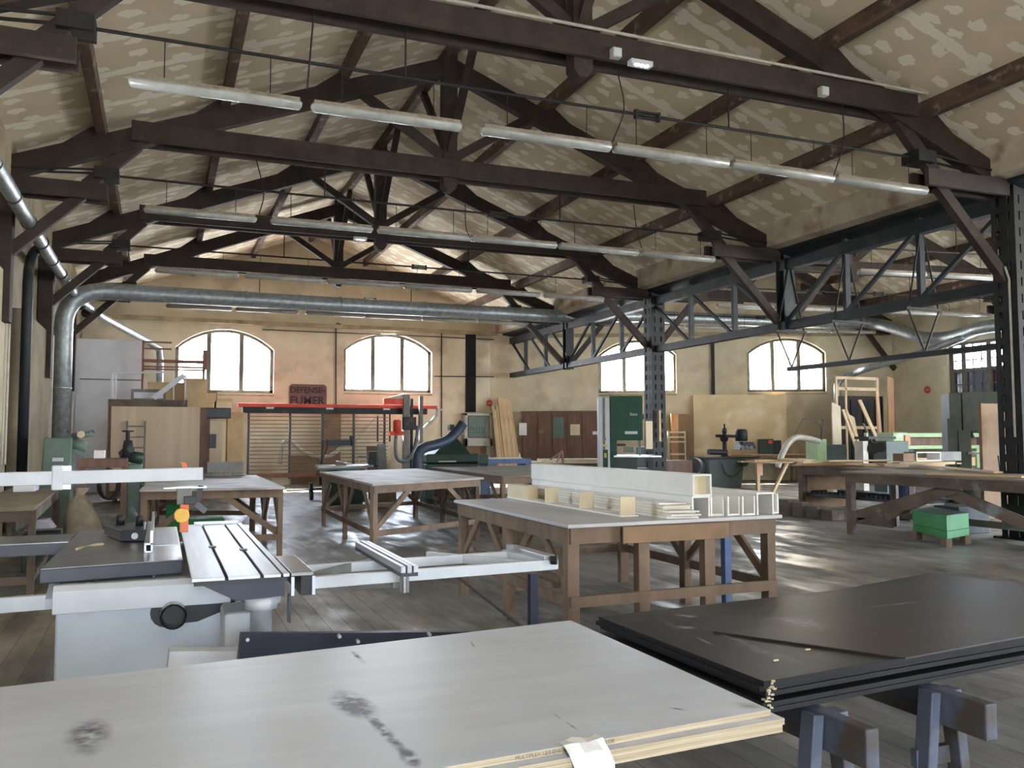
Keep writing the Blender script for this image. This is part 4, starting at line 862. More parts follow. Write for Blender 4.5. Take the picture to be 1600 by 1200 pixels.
for k, (x, lab) in enumerate(((.98, 'brown cabinet standing behind the dark drawer unit'), (1.42, 'pale cabinet standing farthest right behind the drawer unit'))):
    q = thing('tall_cabinet', lab, 'cabinet', (x+.25, 27.4, 0)); B(x, x+.55, 27.2, 27.7, 0, 3.05-.25*k).build('body', 'chip' if k else 'cardboard', q, bevel=.01); B(x+.03, x+.52, 27.18, 27.2, .1, 2.95-.25*k).build('door', 'creamply' if k else 'chip', q)
# tube frame and channel on the booth
fr = MB(); pz = 2.6
def fp(u, v): return W(u, v, Y=24.5)
a, b_, c_ = fp(175, 625), fp(175, 583), fp(272, 581)
fr.bar((a.x, 24.5, pz), b_, .05, .04, (0, 1, 0)).bar(b_, c_, .04, .05).bar((a.x+.06, 24.9, pz), (b_.x+.06, 24.9, b_.z), .05, .04, (0, 1, 0))
tag(fr.bar(c_, (c_.x, 24.5, pz), .03, .03, (0, 1, 0)).build('tube_frame', 'white'), 'white rectangular tube frame standing on the booth', 'metal frame')
tag(MB().bar(fp(240, 622), fp(288, 586), .04, .13).bar(fp(290, 586), fp(290, 622), .04, .05, (0, 1, 0)).build('metal_channel', 'white'), 'white metal channel leaning diagonally on the booth', 'metal channel')
t = thing('window_frame_stack', 'small grey framed sash lying on the booth behind the white channel', 'window sash', (-.5, 24.7, 2.6))
MB().box(-.75, .1, 24.65, 24.7, 2.6, 2.66).box(-.75, .1, 24.65, 24.7, 2.82, 2.9).box(-.75, -.68, 24.65, 24.7, 2.66, 2.82).box(.03, .1, 24.65, 24.7, 2.66, 2.82).build('sash_frame', 'greyboard', t); B(-.68, .03, 24.67, 24.68, 2.66, 2.82).build('infill', 'whitewall', t)
# red rack at the back
t = thing('steel_rack', 'tall open rust-red steel rack in front of the left window', 'rack', (.5, 29, 0), 0)
for x in (-.56, 1.2):
    for y in (28.6, 29.2): MB().box(x-.03, x+.03, y-.03, y+.03, 0, 4.6 if x < 0 else 4.3).build('upright', 'rust', t)
for z in (4.55, 4.35, 4.0, 3.95, 3.8, 3.72, 3.05): MB().box(-.56, 1.2 if z < 4.2 else .25, 28.57, 28.61, z-.025, z+.025).build('cross_rail', 'rust', t)
m_ = MB().box(-.56, 1.2, 28.6, 29.2, 3.0, 3.03); m_.build('shelf', 'rust', t)
MB().box(1.17, 1.27, 28.5, 28.9, 3.75, 4.35).build('end_clamp', 'rust', t)
# ladder
t = thing('ladder', 'short grey ladder leaning on the chipboard panel', 'ladder', (-.6, 23.8, 0)); 
xa, xb = -.80, -.38
for x in (xa, xb): MB().bar((x, 23.55, .02), (x, 23.95, 2.05), .05, .035).build('stile', 'greyboard', t)
for k in range(7): z = .3+k*.27; MB().cyl((xa, 23.6+.05*k, z), (xb, 23.6+.05*k, z), .017, n=8).build('rung', 'greyboard', t)
# mortiser (grey green) at left
t = thing('mortising_machine', 'grey-green mortising machine with a tall cabinet by the left wall', 'woodworking machine', (-1.5, 16.6, 0))
m_ = MB().hexa([(-1.86, 16.2, 0), (-1.40, 16.2, 0), (-1.40, 16.9, 0), (-1.86, 16.9, 0), (-1.80, 16.3, 1.62), (-1.38, 16.3, 1.62), (-1.38, 16.9, 1.62), (-1.80, 16.9, 1.62)]); m_.build('cabinet', 'greygreen', t, bevel=.02)
B(-1.66, -1.50, 16.19+.03, 16.24+.03, 1.23, 1.29).build('name_plate', 'white', t)
q = lambda u, v: W(u, v, Y=16.5)
MB().cyl(q(112, 682), q(146, 677), .05).cyl(q(112, 682)+Vector((-.02, 0, -.1)), q(135, 700), .09).build('spindle_head', 'greygreen', t, smooth=True)
MB().cyl(q(127, 679)+Vector((0, -.1, 0)), q(127, 679)+Vector((0, .1, 0)), .06).build('motor_ring', 'creamply', t, smooth=True)
MB().bar(q(113, 680), q(113, 725), .06, .06, (0, 1, 0)).bar(q(118, 700), q(132, 708), .1, .12).bar(q(128, 706), q(131, 716), .05, .05, (0, 1, 0)).build('column', 'greygreen', t)
MB().cyl(q(142, 676), q(147, 674), .03).cyl(q(107, 674)+Vector((0, -.05, 0)), q(107, 674), .025).build('handle', 'black', t)
B(-1.36, -.95, 16.3, 16.9, .9, 1.02).build('table', 'greygreen', t)
# brown heavy frame
t = thing('steel_frame_stand', 'rusty brown rectangular frame stand behind the guard arm', 'stand', (-.95, 14.2, 0))
y = 14.0
a, b_ = W(121, 717, Y=y), W(199, 716, Y=y)
B(a.x, b_.x, y, y+.5, a.z-.13, a.z).build('top_beam', 'hardwood', t, bevel=.01)
for x in (a.x+.03, b_.x-.08): B(x, x+.08, y+.02, y+.1, 0, a.z-.13).build('leg', 'hardwood', t)
B(a.x+.1, b_.x-.1, y+.03, y+.08, .25, .32).build('cross_bar', 'hardwood', t)
tag(B(a.x+.2, a.x+.35, y+.1, y+.3, a.z+.001, a.z+.12).build('plastic_tub', 'paper', bevel=.01), 'small white tub on the rusty frame stand', 'tub')
# dark green pillar drill/small machine
t = thing('bench_mill', 'dark green pillar machine with handwheel and round motor in front of the ladder', 'woodworking machine', (-.55, 15, 0)); y = 14.6
q = lambda u, v, dy=0: W(u, v, Y=y+dy)
MB().lathe((q(200, 700).x, y), [(.09, 1.25), (.075, 1.5), (.06, 1.58)]).build('pillar', 'steel', t, smooth=True)
MB().cyl(q(200, 675)+Vector((0, 0, -.0)), q(200, 675)+Vector((0, 0, .025)), .085).cyl(q(200, 695), q(200, 675), .03).build('handwheel', 'iron', t)
MB().bar(q(190, 705), q(196, 722), .06, .1).bar(q(188, 704), q(200, 714), .05, .08).build('carriage', 'iron', t)
MB().cyl(q(205, 714), q(224, 716), .09).cyl(q(205, 702)+Vector((0, -.08, 0)), q(205, 702)+Vector((0, .02, 0)), .05).build('motor', 'dkgreen', t, smooth=True)
MB().rbox((q(208, 720).x, y+.1), .25, .35, 0, 1.22).build('pedestal', 'greygreen', t, bevel=.02)
# sack, stool, towel
t = thing('woven_sack', 'slumped beige woven sack standing on the floor below the frame stand', 'sack', (-.95, 12.6, 0))
c = W(148, 835, Z=0); c = Vector((-.93, 12.9, 0)); rings = []
for z, r, dx in ((0, .2, 0), (.1, .24, 0), (.35, .23, .01), (.6, .19, -.01), (.75, .13, -.04), (.86, .05, -.05), (.95, .08, -.02)):
    rings.append([(c.x+dx+r*(1+.1*math.sin(3*a+z*7))*math.cos(a), c.y+r*.8*math.sin(a), z) for a in [2*math.pi*j/18 for j in range(18)]])
MB().loft(rings).build('body', 'sack', t, smooth=True)
t = thing('stool', 'dark green box stool with a steel handle and a folded white towel on it', 'stool', (-1.3, 12.2, 0))
B(-1.52, -1.14, 11.95, 12.35, 0, .46).build('box', 'dkgreen', t, bevel=.01); MB().tube(spline([(-1.1, 12, 0), (-1.1, 12, .45), (-1.14, 12, .5), (-1.5, 12, .5)], 5), .012, 8).build('handle', 'greyboard', t)
m_ = MB()
for k in range(4): z = .505+k*.03; m_.loft([[(-1.48+.03*k, 12.02+.02*math.sin(k), z), (-1.2-.02*k, 12.02, z), (-1.18-.02*k, 12.3, z), (-1.46+.03*k, 12.3, z)], [(-1.46+.03*k, 12.03, z+.028), (-1.22-.02*k, 12.04, z+.028), (-1.2-.02*k, 12.29, z+.028), (-1.44+.03*k, 12.28, z+.028)]])
tag(m_.build('towel', 'cloth', bevel=.008), 'folded white towel on the dark green stool', 'towel')
tag(B(-1.75, -1.5, 12.8, 13.2, .921, 1.06).build('tin_box', 'whitewall', bevel=.01), 'pale box on the rough bench at the left edge', 'box')
# coil of cable hanging on frame
t = MB()
for k in range(6): t.tube([(-.72+.13*math.cos(a)+.01*k, 14.2-.03*k, .935+.22*math.sin(a)) for a in [2*math.pi*j/16 for j in range(17)]], .012, 6, False)
tag(t.build('cable_coil', 'black', smooth=True), 'coiled black cable hanging from the rusty frame stand', 'cable')
tag(B(-.52, -.18, 15.4, 15.9, 0, .85).build('grey_cabinet', 'greygreen', bevel=.01), 'grey-green steel cabinet beside the left work table', 'cabinet')
t = thing('green_crate', 'bright green crate on the floor under the left work table', 'crate', (.5, 14.5, 0)); B(.1, .95, 14.3, 14.8, 0, .36).build('body', 'boxgreen', t, bevel=.01); B(.14, .91, 14.34, 14.76, .36, .362).build('cover', 'boxgreen', t)
tag(B(.1, .4, 15.0, 15.3, 0, .55).build('green_crate', 'boxgreen', bevel=.01), 'tall green crate behind the low one under the left table', 'crate')
q = thing('grey_tray', 'grey tray of rags at the back of the left table', 'tray', (.95, 15.8, .96)); B(.75, 1.35, 15.9, 16.0, .962, 1.2).build('back_board', 'greyboard', q)
m_ = MB(); random.seed(8)
for k in range(9): x = .75+.07*k; m_.loft([[(x+.07*math.cos(a), 15.75+.06*math.sin(a), .963) for a in [math.pi*j/5 for j in range(10)]], [(x+.04*math.cos(a), 15.75+.03*math.sin(a), 1.0+.03*random.random()) for a in [math.pi*j/5 for j in range(10)]]])
m_.build('rags', 'greyboard', q, smooth=True)
# ================================================================== PANEL SAW
Y = 30.2; q = lambda u, v, dy=0: W(u, v, Y=Y+dy)
ps = thing('panel_saw', 'long red vertical panel saw with a grid of slats along the back wall', 'panel saw', (5.5, Y, 0))
xl, xr = q(372, 637).x, q(684, 635).x
B(xl, xr, Y-.05, Y+.12, 2.66, 2.78).build('top_beam', 'red', ps, bevel=.01); B(xl+.15, xr-.4, Y-.02, Y+.3, 2.46, 2.66).build('guide_rail', 'steel', ps)
for k in range(4): x = xl+.9+k*2.0; B(x, x+.25, Y-.06, Y-.05, 2.60, 2.66).build('clip', 'white', ps)
for u in (388, 453, 504, 553, 601): x = q(u, 700).x; B(x-.035, x+.035, Y+.02, Y+.1, .25, 2.5).build('upright', 'darkgrey', ps)
for k in range(15): z = .55+k*.128; B(q(388, 700).x, q(606, 700).x, Y-.02, Y+.02, z-.014, z+.014).build('slat', 'slat', ps)
B(xl+.35, q(640, 700).x, Y-.12, Y+.1, .3, .44).build('bottom_rail', 'rust', ps)
for x in (3.0, 5.2, 7.2, 8.9):
    B(x-.06, x+.06, Y, Y+.5, 0, .3).build('foot', 'steel', ps)
for a in (592, 611): MB().bar(q(a-2, 690, .3), q(a-2+0, 645, .3), .05, .05, (0, 1, 0)).build('rear_post', 'steel', ps)
MB().bar(q(555, 690, .2), q(592, 646, .2), .05, .04).build('stay', 'pvc', ps)
# saw carriage
hx = q(634, 680).x
B(hx-.17, hx+.05, Y-.35, Y-.15, .3, 3.15).build('carriage_column', 'greyboard', ps, bevel=.01); B(hx+.10, hx+.17, Y-.35, Y-.2, .4, 3.0).build('carriage_column', 'steel', ps)
B(hx-.22, hx+.25, Y-.5, Y-.3, 1.9, 2.35).build('saw_head', 'steel', ps, bevel=.02)
MB().lathe((hx-.42, Y-.4), [(.14, 1.75), (.14, 2.2), (.1, 2.25)]).build('motor', 'red', ps, smooth=True)
B(hx-.7, hx-.2, Y-.48, Y-.3, 1.7, 1.85).build('motor_base', 'red', ps); B(hx-.85, hx-.1, Y-.3, Y, 2.8, 3.0).build('top_cover', 'red', ps, bevel=.02)
MB().loft([[(hx-.85, Y-.3, 3.0), (hx-.1, Y-.3, 3.0), (hx-.1, Y, 3.0), (hx-.85, Y, 3.0)], [(hx-.35, Y-.25, 3.12), (hx-.1, Y-.25, 3.2), (hx-.1, Y-.05, 3.2), (hx-.35, Y-.05, 3.12)]]).build('top_hood', 'pvc', ps)
B(hx+.42, hx+.55, Y-.3, Y-.15, .4, 3.1).build('mast', 'greyboard', ps)
MB().tube(spline([q(683, 634), q(684, 642), q(678, 655), q(664, 668), q(655, 680)], 6), .07, 10).build('hose', 'pvc', ps, smooth=True)
MB().tube(spline([q(622, 665, -.4), q(618, 690, -.4), q(620, 715, -.4), q(630, 721, -.4), q(642, 714, -.4), q(650, 690, -.4), q(653, 665, -.4)], 6), .06, 10).build('hose', 'hose', ps, smooth=True)
MB().bar(q(478, 693, -.5), (q(478, 693, -.5).x+.05, Y-.45, 1.3), .02, .02) 
B(q(507, 690).x, q(545, 690).x, Y-.55, Y-.35, 1.35, 1.55).build('stop_tray', 'navy', ps)
B(q(543, 690).x, q(548, 690).x, Y-.55, Y-.35, 1.35, 1.68).build('tray_end', 'navy', ps)
for a, b_ in (((512, 697), (494, 745)), ((505, 697), (498, 745))): MB().bar(q(a[0], a[1], -.4), q(b_[0], b_[1]-2, -.4), .03, .03).build('tray_strut', 'iron', ps)
MB().tube(spline([q(437, 725, .3), q(443, 692, .3), q(455, 690, .3), q(470, 703, .3), q(490, 712, .3), q(515, 712, .3), q(538, 696, .3)], 6), .07, 10).build('hose', 'pvc', ps, smooth=True)
# boards behind and beside
for (u0, u1, v0, lab, m_, dy) in ((505, 533, 645, 'pinkish brown sheet standing behind the slats', 'cardboard', 1.0), (425, 452, 708, 'short pale cupboard behind the slats', 'creamply', .9), (455, 500, 712, 'low brown board behind the slats', 'cardboard', .9)):
    a, b_ = q(u0, v0, dy), q(u1, v0, dy); tag(B(a.x, b_.x, Y+dy, Y+dy+.05, 0, a.z).build('leaning_sheet', m_), lab, 'sheet', 'sheets behind the panel saw')
# sign on the wall
a, b_ = W(452, 600, Y=31.78), W(510, 632, Y=31.78)
sg = thing('no_smoking_sign', 'faded maroon sign on the back wall reading DEFENSE DE FUMER', 'sign', ((a.x+b_.x)/2, 31.78, b_.z-.08))
z0, z1 = b_.z-.12, a.z
MB().prism([(a.x+.05, z0), (b_.x-.05, z0), (b_.x, z0+.05), (b_.x, z1-.08), (b_.x-.08, z1), (a.x+.08, z1), (a.x, z1-.08), (a.x, z0+.05)], 'xz', 31.75, 31.79).build('board', 'signbg', sg)
mx = (a.x+b_.x)/2
text_obj('lettering', 'DEFENSE', 'signtext', sg, (mx-.07, 31.745, z1-.22), facing((0, -1, 0)), .30, .003, .95, .018)
text_obj('lettering', 'DE', 'signtext', sg, (b_.x-.11, 31.745, z1-.22), facing((0, -1, 0)), .14, .003, .8, .02)
text_obj('lettering', 'FUMER', 'signtext', sg, (mx-.03, 31.745, z0+.24), facing((0, -1, 0)), .40, .003, 1.0, .018)
for k in range(4):                                  # repeat strokes a little bolder
    pass
# pipes, cable tray and cabinet on the back wall
def wp(u, v, d=.06): return W(u, v, Y=31.8-d)
tag(MB().tube([wp(525, 640), wp(525, 508)]+[wp(527, 505), wp(532, 507)], .022, 8).build('wall_pipe', 'steel'), 'thin dark pipe on the back wall between the two left windows', 'pipe', 'pipes on the back wall')
tag(MB().tube([wp(690, 690), wp(690, 520), wp(686, 516)], .022, 8).build('wall_pipe', 'iron'), 'thin dark pipe on the back wall right of the second window', 'pipe', 'pipes on the back wall')
tag(MB().tube([wp(410, 515), wp(700, 527), wp(795, 532)], .018, 8).build('wall_pipe', 'iron'), 'thin horizontal pipe under the ledge of the back wall', 'pipe', 'pipes on the back wall')
tag(MB().tube([wp(678, 588), wp(796, 589)], .018, 8).build('wall_pipe', 'iron'), 'thin horizontal pipe right of the second window', 'pipe', 'pipes on the back wall')
t = thing('cable_tray', 'vertical bundle of dark cables above the switch cabinet', 'cable tray', (wp(736, 640).x, 31.7, wp(736, 644).z))
a, b_ = wp(728, 644), wp(744, 520)
B(a.x, b_.x, 31.76, 31.8, a.z, b_.z).build('tray', 'steel', t)
for k in range(6): x = a.x+.04+k*(b_.x-a.x-.08)/5; MB().cyl((x, 31.74, a.z), (x, 31.74, b_.z), .022, n=8).build('cable', 'iron', t)
t = thing('switch_cabinet', 'beige framed electrical cabinet with a grey-green perforated door', 'electrical cabinet', (wp(742, 700).x, 31.5, 0))
a, b_ = wp(721, 697), wp(764, 646); y = 31.35
B(a.x, b_.x, 31.55, 31.78, a.z, b_.z).build('back_box', 'pvc', t); m_ = MB().box(a.x, b_.x, y, 31.56, b_.z-.1, b_.z).box(a.x, b_.x, y, 31.56, a.z, a.z+.3).box(a.x, a.x+.12, y, 31.56, a.z, b_.z).box(b_.x-.1, b_.x, y, 31.56, a.z, b_.z); m_.build('frame', 'pvc', t, bevel=.01)
B(a.x+.16, b_.x-.28, y+.04, y+.1, a.z+.33, b_.z-.12).build('door', 'greygreen', t, bevel=.01)
m_ = MB()
for i in range(5):
    for j in range(3): m_.cyl((a.x+.25+i*.12, y+.035, a.z+.52+j*.09), (a.x+.25+i*.12, y+.045, a.z+.52+j*.09), .022, n=8)
m_.build('button', 'black', t); B(a.x+.1, b_.x-.2, 31.5, 31.78, 0, a.z).build('plinth', 'cardboard', t)
for X_, Y_, Z_, n_, lab in ((wp(765, 630).x, 31.78, wp(765, 630).z, (0, -1, 0), 'round red tag on the back wall beside the leaning planks'), (25.28, W(1449, 609, X=25.28).y, W(1449, 609, X=25.28).z, (-1, 0, 0), 'round red sign on the right wall before the big window')):
    c = Vector((X_, Y_, Z_)); n_ = Vector(n_); t = thing('round_sign', lab, 'sign', c)
    MB().cyl(c, c+n_*.02, .13, n=20).build('disc', 'red', t); MB().bar(c+n_*.022-Vector((n_.y, n_.x, 0))*.09, c+n_*.022+Vector((n_.y, n_.x, 0))*.09, .012, .03).build('bar', 'pvc', t)
# leaning planks in the corner
random.seed(12)
for k in range(9):
    u = 776+k*3.2; top = 612+(abs(k-5)*4)+random.uniform(0, 14) if k > 1 else 634+k*6
    a = W(u-6, top, Y=31.2); b_ = Vector((a.x+.06+.02*k, 30.55, 0.005)); wv = random.uniform(.07, .13)
    tag(MB().bar(b_, a, wv, .03, (0, 1, 0)).build('leaning_plank', 'pine' if k % 2 else 'chip'), '%s tall plank leaning in the corner beside the brown cupboards' % (['leftmost', 'second', 'third', 'fourth', 'fifth', 'sixth', 'seventh', 'eighth', 'rightmost'][k]), 'plank', 'planks leaning in the corner')
# ================================================================== GREEN MACHINES (middle)
t = thing('surface_planer', 'dark green surface planer with a steel fence behind the centre table', 'woodworking machine', (4.4, 21, 0)); y = 20.2
q = lambda u, v, dy=0: W(u, v, Y=y+dy)
a, b_ = q(515, 760), q(571, 790)
MB().loft([[(x0, y-.0, z), (x1, y, z), (x1, y+1.1, z), (x0, y+1.1, z)] for x0, x1, z in ((a.x+.02, b_.x+.0, .12), (a.x, b_.x+.02, .35), (a.x+.05, b_.x-.05, .5), (a.x, b_.x, .8), (a.x, b_.x, .88))]).build('body', 'dkgreen', t, bevel=.02)
B(a.x+.05, b_.x-.05, y+.05, y+1, 0, .12).build('plinth', 'dkgreen', t)
a2, b2 = q(500, 735), q(640, 735)
MB().prism([(a2.x-.1, y-.3), (a2.x+.9, y-.35), (b2.x-.9, y-.1), (b2.x-.6, y+.7), (a2.x, y+.7)], 'xy', .93, .98).build('bed', 'cast', t); MB().prism([(a2.x-.1, y-.28), (a2.x+.85, y-.33), (a2.x+.85, y+.6), (a2.x, y+.6)], 'xy', .88, .93).build('bed_frame', 'greygreen', t)
MB().bar(q(524, 727, .0)+Vector((0, 0, 0)), q(541, 730, -.1), .03, .2).build('fence', 'cast', t); MB().bar(q(541, 728), q(590, 728), .08, .07).build('fence_rail', 'iron', t)
B(q(577, 720).x, q(590, 720).x, y, y+.2, .98, 1.3).build('fence_bracket', 'steel', t, bevel=.02); MB().tube([q(560, 722), q(560, 713), q(576, 714)], .015, 8).build('handle', 'cast', t)
t = thing('wheeled_dolly', 'low dark dolly with small wheels left of the planer', 'dolly', (3.2, 23, 0)); yy = 23.2
MB().bar(W(484, 764, Y=yy), W(510, 762, Y=yy), .5, .05).build('deck', 'steel', t)
for u, v in ((485, 772), (484, 759)):
    c = W(u, v, Y=yy); c.z = .13 if v > 765 else .33; MB().cyl((c.x-.04, yy-.15, c.z), (c.x+.04, yy-.15, c.z), .13, n=16).build('wheel', 'black', t, smooth=False)
for (u0, u1, v0, yy, lab, m_) in ((577, 594, 697, 22.5, 'brown veneered door panel standing behind the planer', 'hardwood'), (594, 607, 694, 22.2, 'dark board edge standing behind the planer fence', 'greyboard'), (591, 621, 762, 19.6, 'grey-brown door panel behind the centre table leg', 'benchold')):
    a, b_ = W(u0, v0, Y=yy), W(u1, v0, Y=yy)
    z1 = a.z if v0 < 750 else .85
    tag(MB().hexa([(a.x, yy, 0), (b_.x, yy, 0), (b_.x, yy+.05, 0), (a.x, yy+.05, 0), (a.x, yy+.3, z1), (b_.x, yy+.3, z1), (b_.x, yy+.35, z1), (a.x, yy+.35, z1)]).build('door_panel', m_), lab, 'panel', 'panels behind the planer')
t = thing('thicknesser', 'dark green thicknesser with a pyramid dust hood and thick blue hose', 'woodworking machine', (7.6, 20.6, 0)); y = 20.3
q = lambda u, v, dy=0: W(u, v, Y=y+dy)
a, b_ = q(666, 780), q(748, 720)
B(a.x, b_.x, y, y+1.0, .12, .98).build('body', 'dkgreen', t, bevel=.02); B(a.x+.1, b_.x-.1, y+.1, y+.9, 0, .12).build('plinth', 'black', t)
B(a.x, b_.x, y-.02, y+1.02, 1.0, 1.22).build('upper_body', 'dkgreen', t, bevel=.03); B(b_.x, b_.x+.3, y+.1, y+.7, .95, 1.18).build('gearbox', 'dkgreen', t, bevel=.02)
B(a.x+.3, a.x+.75, y-.025, y-.02, 1.02, 1.05).build('name_strip', 'pvc', t)
c1_, c2_ = q(680, 708), q(736, 708); tp = q(717, 684)
MB().loft([[(c1_.x, y+.05, 1.22), (c2_.x, y+.05, 1.22), (c2_.x, y+.95, 1.22), (c1_.x, y+.95, 1.22)], [(tp.x-.14, y+.35, tp.z), (tp.x+.06, y+.35, tp.z), (tp.x+.06, y+.6, tp.z), (tp.x-.14, y+.6, tp.z)]]).build('dust_hood', 'dkgreen', t)
MB().tube(spline([q(724, 661, .4), q(716, 672, .4), q(700, 687, .3), q(680, 695, .1), q(662, 700, 0), q(653, 712, 0), q(652, 735, 0), (q(651, 750).x, y, .45), (q(650, 770).x, y, .15)], 6), .125, 14).build('dust_hose', 'bluehose', t, smooth=True)
B(q(709, 668).x, q(716, 668).x, y+.3, y+.5, q(712, 672).z, q(712, 663).z).build('hood_socket', 'steel', t)
# trestle tables and rollers behind the second table
t = thing('roller_conveyor', 'blue-framed roller conveyor behind the rough-edged table', 'conveyor', (8.6, 20.5, 0)); y = 20.6
a, b_ = W(757, 718, Y=y), W(830, 716, Y=y)
B(a.x, b_.x, y, y+.05, .95, 1.07).build('side_rail', 'bluepaint', t); B(a.x, b_.x, y+.55, y+.6, .95, 1.07).build('side_rail', 'bluepaint', t)
for k in range(12): x = a.x+.06+k*(b_.x-a.x-.1)/11; MB().cyl((x, y+.05, 1.04), (x, y+.55, 1.04), .03, n=8).build('roller', 'cast', t)
for x in (a.x+.1, b_.x-.15): B(x, x+.06, y+.02, y+.58, 0, .95).build('leg', 'bluepaint', t)
tag(B(a.x, b_.x-.2, y+.1, y+.5, 1.072, 1.1).build('pale_board', 'creamply'), 'pale board lying on the blue conveyor', 'board')
# pale stacks on far benches
t = bench('long low bench with pale boards in front of the brown cupboards', [(9.6, 22.2), (12.1, 21.6), (12.6, 23.4), (10.2, 24.2)], .92, 'creamply', 'benchold', sz=0, braces=False, mids=(1, 0, 1, 0))
for k in range(3): tag(MB().prism([(9.9+.05*k, 22.3), (12.0-.1*k, 21.8), (12.2-.1*k, 22.6), (10.1, 23.1)], 'xy', .922+.03*k, .948+.03*k).build('pale_board', 'creamply'), '%s pale board on the long low bench' % ['lowest', 'middle', 'topmost'][k], 'board', 'boards on the low bench')
t = thing('bar_clamp', 'dark red bar clamp standing up on the bench behind the box beams', 'clamp', (9.3, 19, 0)); y = 19
q = lambda u, v: W(u, v, Y=y)
MB().bar(q(870, 722), q(878, 704), .03, .03).bar(q(878, 704), q(880, 724), .04, .04).bar(q(860, 718), q(878, 706), .03, .03).build('clamp_bar', 'rust', t)
# ================================================================== SKEWED WALL: cupboards, sheets
t = thing('cupboard_row', 'row of tall brown panelled cupboards against the skewed end wall', 'cupboard', RW(2.0, .3, 0))
H_ = 2.58; n = 6; s0, s1 = .45, 3.9
def rwbox(a, b_, o0, o1, z0, z1): return MB().hexa([RW(a, o0, z0), RW(b_, o0, z0), RW(b_, o1, z0), RW(a, o1, z0), RW(a, o0, z1), RW(b_, o0, z1), RW(b_, o1, z1), RW(a, o1, z1)])
rwbox(s0, s1, .02, .5, 0, H_).build('carcass', 'hardwood', t); rwbox(s0-.03, s1+.03, .0, .55, H_, H_+.05).build('cornice', 'hardwood', t)
for k in range(n):
    a = s0+.04+k*(s1-s0-.04)/n; b_ = a+(s1-s0-.04)/n-.05
    d_ = rwbox(a, b_, .5, .53, .1, H_-.08).build('door', 'hardwood', t, bevel=.004)
    rwbox(a+.07, b_-.07, .53, .54, .2, 1.15).build('door_panel', 'hardwood', d_); rwbox(a+.07, b_-.07, .53, .54, 1.3, H_-.2).build('door_panel', 'hardwood', d_)
for (u0, v0, u1, v1, m_, lab) in ((811, 661, 823, 680, 'paper', 'white notice sheet on the cupboard doors, at the left'), (864, 652, 881, 684, 'greygreen', 'green poster on the cupboard doors'), (891, 663, 906, 680, 'creamply', 'torn pale poster on the cupboard door'), (841, 671, 849, 677, 'cardboard', 'small brown card on the cupboard door'), (926, 674, 934, 679, 'paper', 'small white card at the right end of the cupboards')):
    # position along the wall from the column of the photograph
    def on(u, v, off):
        d = _fw+_rt*((u-800)/F_PX)-_up*((v-600)/F_PX); nn = Vector((math.sin(A28), math.cos(A28), 0)); p0 = RW(0, off); tt = nn.dot(p0)/nn.dot(d)
        return Vector((d.x*tt, d.y*tt, EYE+d.z*tt))
    a, b_ = on(u0, v0, .548), on(u1, v1, .548); sA = (a-RW(0, .548)).dot(Vector((math.cos(A28), -math.sin(A28), 0))); sB = (b_-RW(0, .548)).dot(Vector((math.cos(A28), -math.sin(A28), 0)))
    m2 = rwbox(sA, sB, .542, .547, b_.z, a.z)
    tag(m2.build('notice', m_), lab, 'notice', 'notices on the cupboards')
def onw(u, off):
    d = _fw+_rt*((u-800)/F_PX); nn = Vector((math.sin(A28), math.cos(A28), 0)); p0 = RW(0, off); tt = nn.dot(p0)/nn.dot(d); p = Vector((d.x*tt, d.y*tt, 0)); return (p-RW(0, off)).dot(Vector((math.cos(A28), -math.sin(A28), 0)))
M['osb'] = MAT('big_pale_sheet', (228, 204, 160), (238, 216, 176), 1.6, (1, 1, 1.4), .7, c3=(244, 230, 200), s3=1.4, lo3=.5, hi3=.62)
tag(rwbox(onw(1083, .25), onw(1228, .25), .15, .25, .9, 3.22).build('wall_sheet', 'osb'), 'huge pale fibreboard sheet standing against the wall between the right arched windows', 'sheet')
tag(rwbox(onw(1084, .4), onw(1230, .4), .02, .4, .75, .88).build('support_ledge', 'chip'), 'wooden ledge below the huge pale fibreboard sheet', 'ledge')
t = thing('tall_box', 'orange-brown tall box standing left of the huge pale sheet', 'box', RW(onw(1062, .6), .6, 0))
rwbox(onw(1047, .6), onw(1058, .6), .3, .9, 0, 2.5).build('side', 'orangewood', t); rwbox(onw(1058, .6), onw(1082, .6), .3, .85, 0, 2.48).build('front', 'cardboard', t)
t = thing('small_shelf', 'small pale slatted shelf in front of the orange-brown box', 'shelf', RW(onw(1060, 1.2), 1.2, 0))
a, b_ = onw(1042, 1.2), onw(1070, 1.2)
for z in (1.0, 1.45, 1.62, 1.8): rwbox(a, b_, 1.1, 1.3, z-.03, z+.03).build('slat', 'creamply', t)
rwbox(b_-.05, b_, 1.1, 1.3, 0, 1.85).build('side', 'creamply', t); rwbox(a, a+.05, 1.1, 1.3, 0, 1.85).build('side', 'creamply', t)
# pipes on the skewed wall
tag(rwbox(onw(1112, .08), onw(1117, .08), .02, .1, 3.2, 5.5).build('wall_pipe', 'steel'), 'grey vertical pipe between the two right arched windows', 'pipe')
